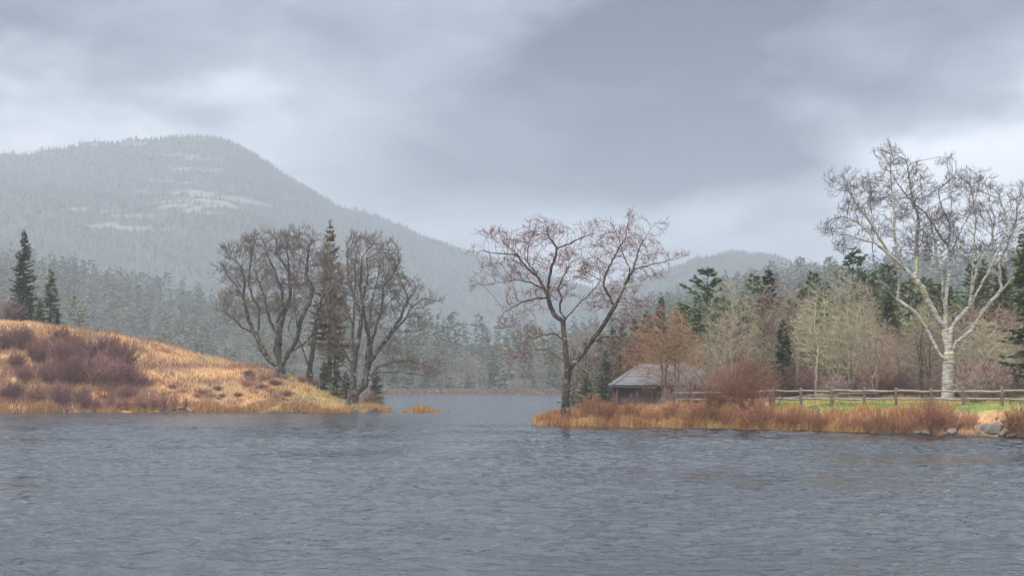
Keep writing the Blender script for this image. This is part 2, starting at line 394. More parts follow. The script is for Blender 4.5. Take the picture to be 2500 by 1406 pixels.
gm = N(nt, 'ShaderNodeMapRange'); L(nt, gust, gm.inputs[0]); gm.inputs[1].default_value = 0.3; gm.inputs[2].default_value = 0.7; gm.inputs[3].default_value = 0.55; gm.inputs[4].default_value = 1.25
hsum = math_node(nt, 'MULTIPLY', hsum, gm.outputs[0])
bump(nt, b, hsum, 1.0, 1.0)
# cat's-paws: short dashes of ruffled water between smoother lanes
paw = math_node(nt, 'ADD', math_node(nt, 'MULTIPLY', ripple((0.9, 2.2, 1), 0.50, 0.62, 3), 0.75), math_node(nt, 'MULTIPLY', ripple((0.28, 0.75, 1), 0.50, 0.66, 3), 0.45), clamp=True)
tcw = N(nt, 'ShaderNodeTexCoord'); spw = N(nt, 'ShaderNodeSeparateXYZ'); L(nt, tcw.outputs['Object'], spw.inputs[0])
opn = N(nt, 'ShaderNodeMapRange'); L(nt, spw.outputs['Y'], opn.inputs[0]); opn.inputs[1].default_value = 65; opn.inputs[2].default_value = 125; opn.inputs[4].default_value = 0.12   # more wind on the open reach
L(nt, math_node(nt, 'ADD', math_node(nt, 'ADD', 0.04, opn.outputs[0]), math_node(nt, 'MULTIPLY', paw, 0.36)), b.inputs['Roughness'])
M['water'] = m
rows = [11.0]
while rows[-1] < 900:
    d = rows[-1]; rows.append(d + (0.075 if d < 45 else 0.10 if d < 75 else 0.16 if d < 118 else d * 0.03))
rows = np.array(rows)
tx = np.concatenate([np.linspace(-3, -0.47, 10), np.linspace(-0.44, 0.44, 245), np.linspace(0.47, 3, 10)])
D, T = np.meshgrid(rows, tx, indexing='ij'); X = (D * T).ravel(); Y = D.ravel()
wr = np.random.default_rng(5)
spc = np.where(Y < 45, 0.075, np.where(Y < 75, 0.10, 0.16))
base_w = np.zeros_like(X); chop = np.zeros_like(X)
for i in range(34):
    wl = 0.34 * (4.0 ** wr.random()); th = wr.normal(0, 0.55); k = 6.283 / wl
    am = 0.022 / k * np.clip(wl / (3.2 * spc), 0, 1)
    base_w += am * np.sin((X * math.sin(th) + Y * math.cos(th)) * k + wr.uniform(0, 6.28))
for i in range(22):
    wl = 0.32 * (2.6 ** wr.random()); th = wr.normal(0, 0.28); k = 6.283 / wl
    am = 0.042 * wl * np.clip(wl / (4.0 * spc), 0, 1)
    ph = (X * math.sin(th) + Y * math.cos(th)) * k + wr.uniform(0, 6.28) + 0.8 * np.sin(X * 0.7 / wl + wr.uniform(0, 6))
    ex = np.sin(X * 6.283 / (wl * wr.uniform(2.6, 5.0)) + wr.uniform(0, 6.28) + 1.3 * np.sin(Y / wl * wr.uniform(.8, 1.4) + wr.uniform(0, 6.28)))
    ey = np.sin(Y * 6.283 / (wl * wr.uniform(3.0, 6.0)) + wr.uniform(0, 6.28) + 1.3 * np.sin(X / wl * wr.uniform(.3, .6) + wr.uniform(0, 6.28)))
    env = np.clip(ex * ey - 0.28, 0, 1)
    chop += env * am * ((0.5 + 0.5 * np.sin(ph)) ** 2.2)
gst = np.clip(0.85 + 0.5 * wob(X, Y * 2.2, 26, 5, 10), 0.25, 1.6)
Zw = (base_w * 0.30 + chop * 2.3) * gst * (1 - sm((Y - 90) / 28)) * (np.abs(T.ravel()) < 0.6)
nr, nc = D.shape
ii, jj = np.meshgrid(np.arange(nr - 1), np.arange(nc - 1), indexing='ij'); q = (ii * nc + jj).ravel()
me = to_mesh('lake', np.stack([X, Y, Zw], 1), np.stack([q, q + 1, q + nc + 1, q + nc], 1))
lake = tag(link('lake', me, M['water']), kind='structure')
me = to_mesh('lake_near', [(-33, 11, -.004), (-300, -20, -.004), (300, -20, -.004), (33, 11, -.004)], [(0, 1, 2, 3)])
tag(link('lake_near_water', me, M['water']), kind='structure')

# ------------------------------------------------------------------ tree building
def tubes(pos, par, rad, kmin=2):
    """frustum per segment, child i from par[i]; returns verts, quads, rad attribute"""
    n = len(pos)
    seg = np.nonzero(par >= 0)[0]; p = par[seg]
    dv = np.zeros((n, 3)); dv[seg] = norm(pos[seg] - pos[p])
    # main child of every node = thickest
    main = np.full(n, -1); order = np.argsort(rad[seg])
    main[p[order]] = seg[order]
    nd = dv.copy()
    has = main >= 0
    nd[has] = norm(dv[has] + dv[main[has]])
    root = par < 0
    nd[root & has] = dv[main[root & has]]
    ismain = main[p] == seg
    dA = np.where(ismain[:, None], nd[p], dv[seg]); rA = np.where(ismain, rad[p], np.minimum(rad[seg] * 1.2, rad[p]))
    dB = nd[seg]; rB = rad[seg]
    V, Q, A = [], [], []; base = 0
    rm = np.maximum(rA, rB)
    kk = np.where(rm > 0.12, 10, np.where(rm > 0.05, 6, np.where(rm > 0.025, 4, np.where(rm > max(0.012, rad.min() * 1.4), 3, kmin))))
    ref = np.array([0.31, 0.93, 0.17]); ref2 = np.array([0.25, 0.95, 0.2])
    for k in np.unique(kk):
        s = kk == k
        def ring(c, d, r):
            u = norm(np.cross(d, ref if k > 2 else ref2)); v = np.cross(d, u)
            an = np.arange(k) * 2 * math.pi / k
            return c[:, None, :] + r[:, None, None] * (np.cos(an)[None, :, None] * u[:, None, :] + np.sin(an)[None, :, None] * v[:, None, :])
        a = ring(pos[p[s]], dA[s], rA[s]); b_ = ring(pos[seg[s]], dB[s], rB[s])
        vv = np.concatenate([a, b_], 1).reshape(-1, 3)
        m_ = s.sum()
        o = base + (np.arange(m_) * 2 * k)[:, None]; i = np.arange(k)[None, :]; j = (np.arange(k)[None, :] + 1) % k
        if k == 2: i = i[:, :1]; j = j[:, :1]
        Q.append(np.stack([o + i, o + j, o + k + j, o + k + i], 2).reshape(-1, 4))
        A.append(np.repeat(np.stack([rA[s], rB[s]], 1), k, axis=1).ravel())
        V.append(vv); base += len(vv)
    return np.concatenate(V), np.concatenate(Q), np.concatenate(A)
class Skel:
    def __init__(s, cap=90000):
        s.P = np.zeros((cap, 3)); s.par = np.full(cap, -1); s.n = 0
    def add(s, p, par):
        s.P[s.n] = p; s.par[s.n] = par; s.n += 1; return s.n - 1
    def line(s, pts, step, start=None, jit=0.05, r=rng):
        pts = np.asarray(pts, float)
        if start is None: cur = s.add(pts[0], -1)
        else: cur = start
        # catmull style smoothing by resampling
        seglen = np.linalg.norm(np.diff(pts, axis=0), axis=1); tot = seglen.sum()
        cum = np.concatenate([[0], np.cumsum(seglen)])
        nn = max(2, int(tot / step))
        for t in np.linspace(0, tot, nn + 1)[1:]:
            q = np.array([np.interp(t, cum, pts[:, k]) for k in range(3)])
            cur = s.add(q + r.normal(0, jit * step, 3), cur)
        return cur
    def colonize(s, A, step, infl, kill, iters=80, trop=(0, 0, 0.12), jit=0.10, r=rng, maxch=2, inertia=1.25):
        A = np.asarray(A); P = s.P
        nd = np.full(len(A), 1e9); ni = np.zeros(len(A), int); done = 0
        trop = np.array(trop); ch = np.zeros(len(P), int)
        for it in range(iters):
            for c0 in range(done, s.n, 400):
                c1 = min(c0 + 400, s.n)
                dd = np.linalg.norm(A[:, None, :] - P[None, c0:c1], axis=2); j = dd.argmin(1); v = dd[np.arange(len(A)), j]
                up = v < nd; nd[up] = v[up]; ni[up] = c0 + j[up]
            done = s.n
            alive = nd > kill
            A = A[alive]; nd = nd[alive]; ni = ni[alive]
            act = nd < infl
            if len(A) == 0 or not act.any(): break
            idx = ni[act]; acc = np.zeros((s.n, 3)); np.add.at(acc, idx, norm(A[act] - P[idx]))
            u = np.unique(idx); u = u[ch[u] < maxch]
            if len(u) == 0 or s.n + len(u) > len(P) - 10: break
            pu = s.par[u]; nd_ = np.where((pu >= 0)[:, None], norm(P[u] - P[np.maximum(pu, 0)]), 0)
            dirn = norm(norm(acc[u]) + inertia * nd_ + trop + r.normal(0, jit, (len(u), 3)))
            k = len(u); P[s.n:s.n + k] = P[u] + step * dirn; s.par[s.n:s.n + k] = u; ch[u] += 1; s.n += k
        return s
    def tips(s):
        """number of end twigs carried by each node"""
        n = s.n; c = np.zeros(n); haschild = np.zeros(n, bool); haschild[s.par[:n][s.par[:n] >= 0]] = True
        c[~haschild] = 1
        for i in range(n - 1, -1, -1):
            if s.par[i] >= 0: c[s.par[i]] += c[i]
        return c
    def twigs(s, maxtips, per, length, nseg=2, spread=0.75, up=0.1, r=rng, droop=0.0):
        n = s.n; c = s.tips(); par = s.par[:n]
        cand = np.nonzero((c <= maxtips) & (par >= 0))[0]
        cand = np.repeat(cand, per); k = len(cand)
        k = min(k, (len(s.P) - s.n) // nseg - 5); cand = cand[:k]
        d = norm(s.P[cand] - s.P[s.par[cand]])
        d = norm(d + r.normal(0, spread, (k, 3)) + np.array([0, 0, up]))
        cur = cand; Lg = length * r.uniform(0.5, 1.3, k)
        for g in range(nseg):
            new = np.arange(s.n, s.n + k)
            s.P[new] = s.P[cur] + d * (Lg / nseg)[:, None]; s.par[new] = cur; s.n += k
            d = norm(d + r.normal(0, 0.25, (k, 3)) + np.array([0, 0, up - droop * g])); cur = new
        return cur
    def radii(s, R0, rt):
        n = s.n; haschild = np.zeros(n, bool); par = s.par[:n]; haschild[par[par >= 0]] = True
        nt_ = max((~haschild).sum(), 2); e_ = math.log(nt_) / math.log(R0 / rt)
        a = np.where(haschild, 0, rt ** e_)
        for i in range(n - 1, -1, -1):
            if par[i] >= 0: a[par[i]] += a[i]
        return a ** (1 / e_)
def mesh_tree(s, R0, rt, split=0.03, flare=0.0, base_z=0.0, slim=0.28):
    pos = s.P[:s.n].copy(); par = s.par[:s.n]; rad = s.radii(R0, rt)
    rad = np.maximum(rt, rad * (rad / R0) ** slim)
    if flare:
        h = pos[:, 2] - base_z
        rad = rad * (1 + flare * np.exp(-np.maximum(h, 0) / 0.5) * (rad > R0 * 0.4))
    seg = np.nonzero(par >= 0)[0]
    V, Q, A = tubes(pos, par, rad)
    thick = A[Q].max(1) > split
    res = []
    for mask in (thick, ~thick):
        qq = Q[mask]; used = np.unique(qq); mp_ = np.zeros(len(V), np.int64); mp_[used] = np.arange(len(used))
        res.append((V[used], mp_[qq], A[used]))
    return res, pos, rad, par
def buds_mesh(name, pts, size, r=rng):
    """small three-sided spindles at the twig ends"""
    n = len(pts); a = norm(r.normal(0, 1, (n, 3)) + np.array([0, 0, .8])); u = norm(np.cross(a, r.normal(0, 1, (n, 3)))); v = np.cross(a, u)
    sz = (size * r.uniform(0.6, 1.4, n))[:, None]
    v0 = pts - a * sz; v1 = pts + a * sz; w_ = 0.55 * sz
    c = [pts + u * w_, pts - 0.5 * u * w_ + 0.87 * v * w_, pts - 0.5 * u * w_ - 0.87 * v * w_]
    V = np.stack([v0, v1] + c, 1).reshape(-1, 3); o = (np.arange(n) * 5)[:, None]
    t = np.array([[0, 3, 2], [0, 4, 3], [0, 2, 4], [1, 2, 3], [1, 3, 4], [1, 4, 2]])
    return to_mesh(name, V, None, (o[:, :, None] + t[None]).reshape(-1, 3))
def ell(blobs, conv, d, per_area, depth_k, r):
    """attractor points filling ellipsoids given as photo outlines (centre, half axes) at distance d"""
    out = []
    for (cx, cy, rx, ry) in blobs:
        c = conv(cx, cy); e1 = conv(cx + rx, cy); e2 = conv(cx, cy - ry)
        a = abs(e1[0] - c[0]) / F * d; b_ = abs(c[1] - e2[1]) / F * d
        cw = W(c[0], c[1], d); n = int(per_area * a * b_ * 3.14)
        v = norm(r.normal(0, 1, (n, 3))); ph = r.uniform(0, 6.28, 4)
        lump = 0.5 * np.sin(4.1 * v[:, 0] + 2.3 * v[:, 1] + ph[0]) + 0.5 * np.sin(5.3 * v[:, 2] - 2.9 * v[:, 0] + ph[1])
        v = v * ((0.82 + 0.34 * lump) * r.random(n) ** (1 / 2.4))[:, None]
        out.append(cw + v * np.array([a, max(a, b_) * depth_k, b_]) + np.array([0, r.uniform(-.25, .25) * a, 0]))
    A = np.concatenate(out)
    g = wob(A[:, 0] + 0.35 * A[:, 1], A[:, 2] * 2.1 + 0.3 * A[:, 1], 2.6 * d / 100, 8, 12) + 0.6 * wob(A[:, 1], A[:, 0] - 1.6 * A[:, 2], 1.9 * d / 100, 22, 12)
    return A[g > -0.6]
def hero(name, label, cat, mat, conv, d, limbs, blobs, R0, rt, seed, per_area=9, step=0.34, infl=2.2, kill=0.42, tw=(3, 2, 0.5), depth_k=0.8, trop=(0, 0, .12), bud=None, bud_size=0.03, sink=0.25, spread=0.75, twup=0.1, depth=0.28, extra_blob=None, tw2=None, flare=0.4):
    r = np.random.default_rng(seed)
    s = Skel(); W2 = {}
    for li, lb in enumerate(limbs):
        pp = [conv(*p) for p in lb]
        if li == 0:
            pts = [W(p[0], p[1], d) for p in pp]; pts[0] = pts[0] - np.array([0, 0, sink])
            base = pts[0].copy(); s.line(pts, step, None, 0.05, r)
        else:
            P = s.P[:s.n]; sx = CX + F * P[:, 0] / P[:, 1]; sy = HY - F * (P[:, 2] - CAMH) / P[:, 1]
            k = int(np.argmin((sx - pp[0][0]) ** 2 + (sy - pp[0][1]) ** 2)); d0 = P[k, 1]
            ln = sum(math.hypot(pp[i + 1][0] - pp[i][0], pp[i + 1][1] - pp[i][1]) for i in range(len(pp) - 1)) / F * d
            sgn = (1 if li % 2 else -1) * r.uniform(0.4, 1.0) * depth * ln
            pts = [P[k].copy()] + [W(p[0], p[1], d0 + sgn * ((i + 1) / (len(pp) - 1)) ** 1.2) for i, p in enumerate(pp[1:])]
            s.line(pts, step, k, 0.10, r)
    A = ell(blobs, conv, d, per_area, depth_k, r)
    s.colonize(A, step, infl, kill, 90, trop, 0.10, r)
    ends = s.twigs(tw[0], tw[1], tw[2], 3, spread, twup, r)
    if tw2: ends = np.concatenate([ends, s.twigs(1, tw2[0], tw2[1], 2, spread, twup, r)])
    loc = base.copy(); loc[2] += sink
    s.P[:s.n] -= loc
    (tk, cr_), pos, rad, par = mesh_tree(s, R0, rt, 0.035, flare, 0.0)
    root = tag(empty(name, loc), label, cat)
    o = link('trunk', to_mesh('trunk', tk[0], tk[1], None, {'rad': tk[2]}), mat, root)
    o = link('crown', to_mesh('crown', cr_[0], cr_[1], None, {'rad': cr_[2]}), mat, root)
    if bud:
        pts = pos[ends]; pts = np.concatenate([pts, pos[s.par[ends]]])
        link('buds', buds_mesh('buds', pts, bud_size, r), M[bud], root)
    return root, s.n

# ---- red maple on the grassy point
z3 = lambda x, y: (1100 + x / 2.511, 500 + y / 2.511)
maple_limbs = [
 [(705, 1262), (706, 1180), (708, 1120), (716, 1050), (722, 1000)],
 [(722, 1000), (708, 930), (702, 850), (692, 780), (688, 712)],
 [(730, 1005), (790, 940), (840, 870), (900, 790), (950, 720), (990, 650), (1030, 580), (1080, 470), (1120, 400), (1200, 372), (1330, 345), (1440, 312)],
 [(688, 712), (640, 680), (610, 620), (597, 560), (575, 510), (540, 450), (470, 390), (400, 300), (330, 240), (165, 178)],
 [(597, 560), (600, 480), (622, 380), (652, 270), (600, 190), (590, 110)],
 [(692, 720), (740, 660), (790, 600), (850, 550), (910, 480), (960, 420)],
 [(690, 690), (665, 640), (682, 570), (655, 520), (690, 440), (730, 370)],
 [(1000, 630), (960, 540), (935, 480), (960, 400), (1010, 310), (1070, 200), (1100, 70)],
 [(1080, 470), (1100, 400), (1060, 310), (1030, 210), (1000, 130)],
 [(1120, 400), (1150, 280), (1200, 190), (1250, 120)],
 [(690, 1110), (620, 1075), (540, 1055), (420, 1050)],
 [(715, 985), (650, 920), (590, 885), (500, 885), (420, 930), (330, 985)],
 [(700, 830), (640, 790), (560, 800), (470, 830), (360, 900)],
 [(790, 945), (870, 950), (920, 1010), (985, 1085)],
 [(850, 860), (920, 815), (1000, 800), (1090, 850), (1180, 940)],
 [(575, 510), (500, 480), (400, 460), (280, 480), (150, 495)],
 [(600, 580), (520, 575), (430, 600), (330, 660), (290, 700)],
 [(540, 450), (470, 350), (480, 240), (520, 130)],
 [(400, 300), (300, 300), (200, 285), (120, 285)],
 [(650, 270), (740, 230), (840, 190), (930, 120)],
 [(700, 870), (640, 900), (600, 930)],
]
maple_blobs = [(380, 230, 200, 95), (600, 190, 180, 110), (300, 380, 170, 110), (480, 380, 180, 110), (410, 600, 120, 110), (360, 720, 80, 60), (1050, 220, 180, 150), (1180, 300, 170, 120), (1190, 420, 170, 70), (830, 420, 190, 90),
               (1030, 560, 200, 90), (1150, 600, 110, 60), (640, 540, 180, 110), (400, 900, 130, 70), (500, 790, 140, 70), (1060, 700, 150, 70), (1110, 880, 110, 60), (850, 170, 100, 90), (700, 330, 170, 110), (900, 600, 130, 70), (1000, 850, 110, 60), (1300, 340, 80, 50), (600, 950, 90, 40), (880, 320, 130, 100), (170, 270, 70, 40), (180, 480, 60, 40), (1110, 90, 60, 50), (1280, 130, 50, 50), (1390, 310, 60, 30), (520, 110, 60, 40), (250, 170, 80, 30)]
dm = 102.5
mp_root, n = hero('red_maple_tree', 'leafless red-budded maple standing alone at the tip of the grassy point', 'tree', M['maple_bark'], z3, dm, maple_limbs, maple_blobs, 0.27, 0.0085, 21,
                  66, 0.24, 2.0, 0.30, (2, 2, 0.42), 0.75, spread=0.55, bud='bud_red', bud_size=0.028, sink=1.2, twup=0.2)

# ---- white birch behind the fence
z5 = lambda x, y: (1960 + x / 2.604, 320 + y / 2.604)
birch_limbs = [
 [(920, 1705), (922, 1600), (925, 1500), (930, 1420)],
 [(928, 1430), (910, 1300), (905, 1150), (915, 1000), (935, 880), (930, 740), (935, 600), (945, 450), (930, 300), (920, 170)],
 [(905, 1260), (850, 1180), (800, 1090), (760, 1000), (700, 930), (640, 860), (560, 790), (470, 720), (340, 680), (200, 640), (120, 650)],
 [(905, 1470), (870, 1420), (830, 1350), (800, 1280), (740, 1180), (660, 1110), (590, 1060), (540, 1020), (460, 970), (390, 920), (330, 830), (220, 760)],
 [(935, 1420), (940, 1270), (980, 1200), (1060, 1120), (1120, 1000), (1180, 900), (1220, 820), (1300, 600), (1250, 420)],
 [(940, 1430), (980, 1340), (1060, 1280), (1160, 1130), (1260, 1010), (1340, 940), (1400, 900), (1500, 840), (1600, 700)],
 [(640, 860), (600, 760), (580, 650), (580, 500), (560, 300), (560, 90)],
 [(700, 930), (730, 820), (720, 700), (740, 560), (680, 350), (660, 190)],
 [(600, 1060), (615, 960), (600, 860), (500, 700), (420, 570), (310, 420), (260, 290)],
 [(540, 1020), (450, 830), (440, 620), (430, 400), (415, 270)],
 [(930, 740), (850, 630), (780, 520), (680, 440), (600, 330)],
 [(1250, 1010), (1250, 850), (1290, 740), (1350, 600), (1380, 400)],
 [(1060, 1120), (1075, 930), (1090, 750), (1100, 560), (1060, 300)],
 [(925, 800), (1000, 640), (1080, 500), (1120, 320)],
 [(935, 600), (880, 480), (860, 380)], [(945, 480), (1010, 380), (1010, 260)],
 [(905, 1180), (885, 1040), (890, 930), (850, 800), (830, 650)],
 [(470, 720), (380, 600), (260, 540), (180, 560)],
 [(1340, 940), (1450, 960), (1600, 900)], [(1060, 1000), (1110, 850), (1200, 700), (1220, 560)],
 [(910, 1330), (850, 1290), (750, 1230), (660, 1200)], [(840, 1360), (760, 1340), (680, 1280), (600, 1270)],
]
birch_blobs = [(260, 340, 110, 90), (180, 620, 80, 70), (560, 180, 90, 110), (430, 400, 130, 140), (670, 270, 110, 110), (640, 480, 150, 140), (915, 180, 55, 45), (940, 360, 100, 120), (1090, 340, 110, 110), (1120, 520, 140, 140), (1380, 450, 90, 120),
               (330, 520, 120, 110), (840, 600, 180, 140), (1280, 620, 130, 130), (1500, 620, 130, 160), (720, 720, 170, 100), (480, 640, 130, 100), (950, 680, 130, 100), (760, 380, 90, 110), (280, 720, 110, 60), (1400, 820, 130, 80), (1100, 780, 120, 80), (1190, 400, 80, 90)]
n = hero('birch_tree', 'tall white-barked birch with spreading limbs just behind the rail fence', 'tree', M['birch_bark'], z5, 99.5, birch_limbs, birch_blobs, 0.40, 0.0060, 22,
         165, 0.25, 2.2, 0.24, (2, 3, 0.46), 0.7, sink=0.4, spread=0.42, twup=0.30, flare=0.18)[1]

# ---- clump on the left bank
z2 = lambda x, y: (480 + x / 2.703, 520 + y / 2.703)
dl1 = ray(686, 921, 140, 200, 172)
l1_limbs = [
 [(556, 1085), (552, 1050), (550, 1020)],
 [(548, 1025), (480, 970), (430, 900), (405, 830), (370, 780), (345, 700), (310, 560), (320, 450), (290, 350), (200, 270)],
 [(550, 1025), (520, 900), (535, 800), (530, 720), (572, 620), (560, 500), (520, 400), (470, 280), (440, 180)],
 [(552, 1025), (548, 850), (555, 760), (580, 650), (620, 550), (610, 380), (600, 250), (612, 110)],
 [(556, 1030), (600, 930), (655, 850), (680, 740), (690, 690), (640, 600), (650, 450), (690, 300), (735, 150)],
 [(690, 700), (740, 600), (765, 500), (720, 400), (740, 250), (765, 130)],
 [(610, 925), (700, 870), (760, 800), (790, 700), (810, 600), (870, 480), (900, 350), (850, 200)],
 [(405, 830), (410, 740), (415, 620), (370, 560), (340, 450), (360, 300), (380, 170)],
 [(370, 790), (290, 750), (240, 690), (140, 630)],
 [(310, 560), (240, 450), (200, 390), (110, 350)],
 [(490, 960), (450, 880), (420, 860)],
 [(535, 800), (480, 700), (450, 560), (400, 430)],
 [(655, 850), (600, 760), (640, 650), (700, 560)],
 [(610, 400), (540, 280), (520, 130)],
]
l1_blobs = [(250, 300, 120, 120), (190, 400, 80, 80), (370, 230, 120, 120), (500, 220, 120, 130), (620, 210, 110, 130), (720, 250, 100, 130), (300, 480, 130, 120), (200, 610, 90, 80), (450, 430, 150, 130), (600, 450, 140, 130), (720, 480, 110, 140), (820, 420, 110, 140), (260, 690, 70, 50), (560, 620, 150, 90), (850, 280, 80, 110), (420, 620, 120, 90)]
n = hero('bare_hillside_tree', 'broad leafless many-stemmed tree with a forked base on the straw hillside', 'tree', M['grey_bark'], z2, dl1, l1_limbs, l1_blobs, 0.62, 0.012, 23,
         36, 0.36, 3.0, 0.40, (2, 2, 0.62), 0.7, sink=0.5, spread=0.5, twup=0.25, tw2=(1, 0.4))[1]
l1b_limbs = [[(748, 1075), (746, 1050), (745, 1030)],
 [(742, 1035), (720, 960), (700, 890), (672, 830), (660, 700), (640, 560)],
 [(750, 1040), (765, 900), (780, 780), (800, 640), (835, 540), (860, 400), (840, 250)],
 [(780, 780), (830, 700), (860, 560), (930, 420), (960, 300)],
 [(765, 900), (820, 870), (860, 876)]]
l1b_blobs = [(800, 480, 120, 140), (850, 330, 110, 120), (900, 480, 100, 130), (700, 560, 90, 110), (790, 650, 110, 80)]
dl2 = ray(757, 917 + 2, 140, 220, 178) or 178
hero('slender_bare_tree', 'slender leafless twin-stemmed tree between the broad tree and the spruce', 'tree', M['grey_bark'], z2, 176.0, l1b_limbs, l1b_blobs, 0.34, 0.012, 24,
     24, 0.36, 3.0, 0.42, (2, 2, 0.65), 0.7, sink=1.2, twup=0.2)
dl3 = ray(859, 990, 140, 200, 158)
l3_limbs = [
 [(1022, 1275), (1032, 1190), (1034, 1130), (1032, 1085)],
 [(1032, 1085), (1025, 950), (1030, 850), (1035, 700), (1045, 500), (1050, 300), (1020, 130)],
 [(1036, 1100), (1050, 950), (1070, 820), (1090, 680), (1100, 560), (1130, 400), (1120, 180)],
 [(1034, 1190), (1070, 1170), (1110, 1130), (1130, 1000), (1150, 880), (1180, 760), (1220, 650), (1230, 500), (1270, 350), (1260, 200)],
 [(1130, 1000), (1200, 900), (1280, 800), (1360, 720), (1420, 620), (1500, 560), (1610, 590)],
 [(1140, 960), (1230, 870), (1310, 785), (1420, 780), (1560, 750)],
 [(1100, 1130), (1200, 1010), (1300, 985), (1400, 970), (1500, 1000), (1625, 1060)],
 [(1030, 1060), (960, 985), (880, 950), (800, 905)],
 [(1028, 1000), (965, 900), (930, 780), (870, 650), (850, 540)],
 [(1110, 1090), (1115, 950), (1142, 750), (1152, 600), (1200, 400), (1205, 250)],
 [(1110, 1120), (1180, 1050), (1350, 1050), (1560, 1080)],
 [(1220, 650), (1300, 560), (1380, 470), (1450, 440)],
 [(1230, 500), (1290, 420), (1340, 320), (1330, 240)],
 [(1035, 750), (980, 600), (960, 450), (930, 350)],
 [(1280, 800), (1350, 680), (1400, 560), (1440, 520)],
 [(1090, 680), (1040, 560), (1000, 420), (990, 200)],
 [(1150, 880), (1110, 700), (1080, 480), (1090, 300)],
]
l3_blobs = [(1040, 240, 80, 120), (1140, 230, 100, 110), (1220, 260, 70, 100), (1290, 330, 70, 90), (1180, 420, 130, 120), (1060, 450, 110, 130), (980, 480, 90, 150), (1330, 450, 110, 90), (1420, 520, 80, 80), (1300, 600, 130, 100), (1530, 580, 90, 40), (1450, 680, 100, 60), (930, 680, 90, 120), (1080, 620, 120, 100),
            (1480, 1000, 150, 60), (1350, 980, 120, 60), (880, 940, 80, 40), (1560, 1060, 60, 30), (1200, 700, 100, 90), (930, 860, 70, 70), (1260, 880, 90, 50)]
n = hero('bare_shore_tree', 'large leafless tree with fanned stems at the water edge of the grassy slope', 'tree', M['grey_bark'], z2, dl3, l3_limbs, l3_blobs, 0.58, 0.012, 25,
         36, 0.36, 3.0, 0.40, (2, 2, 0.62), 0.7, sink=0.4, spread=0.5, twup=0.25, tw2=(1, 0.4))[1]

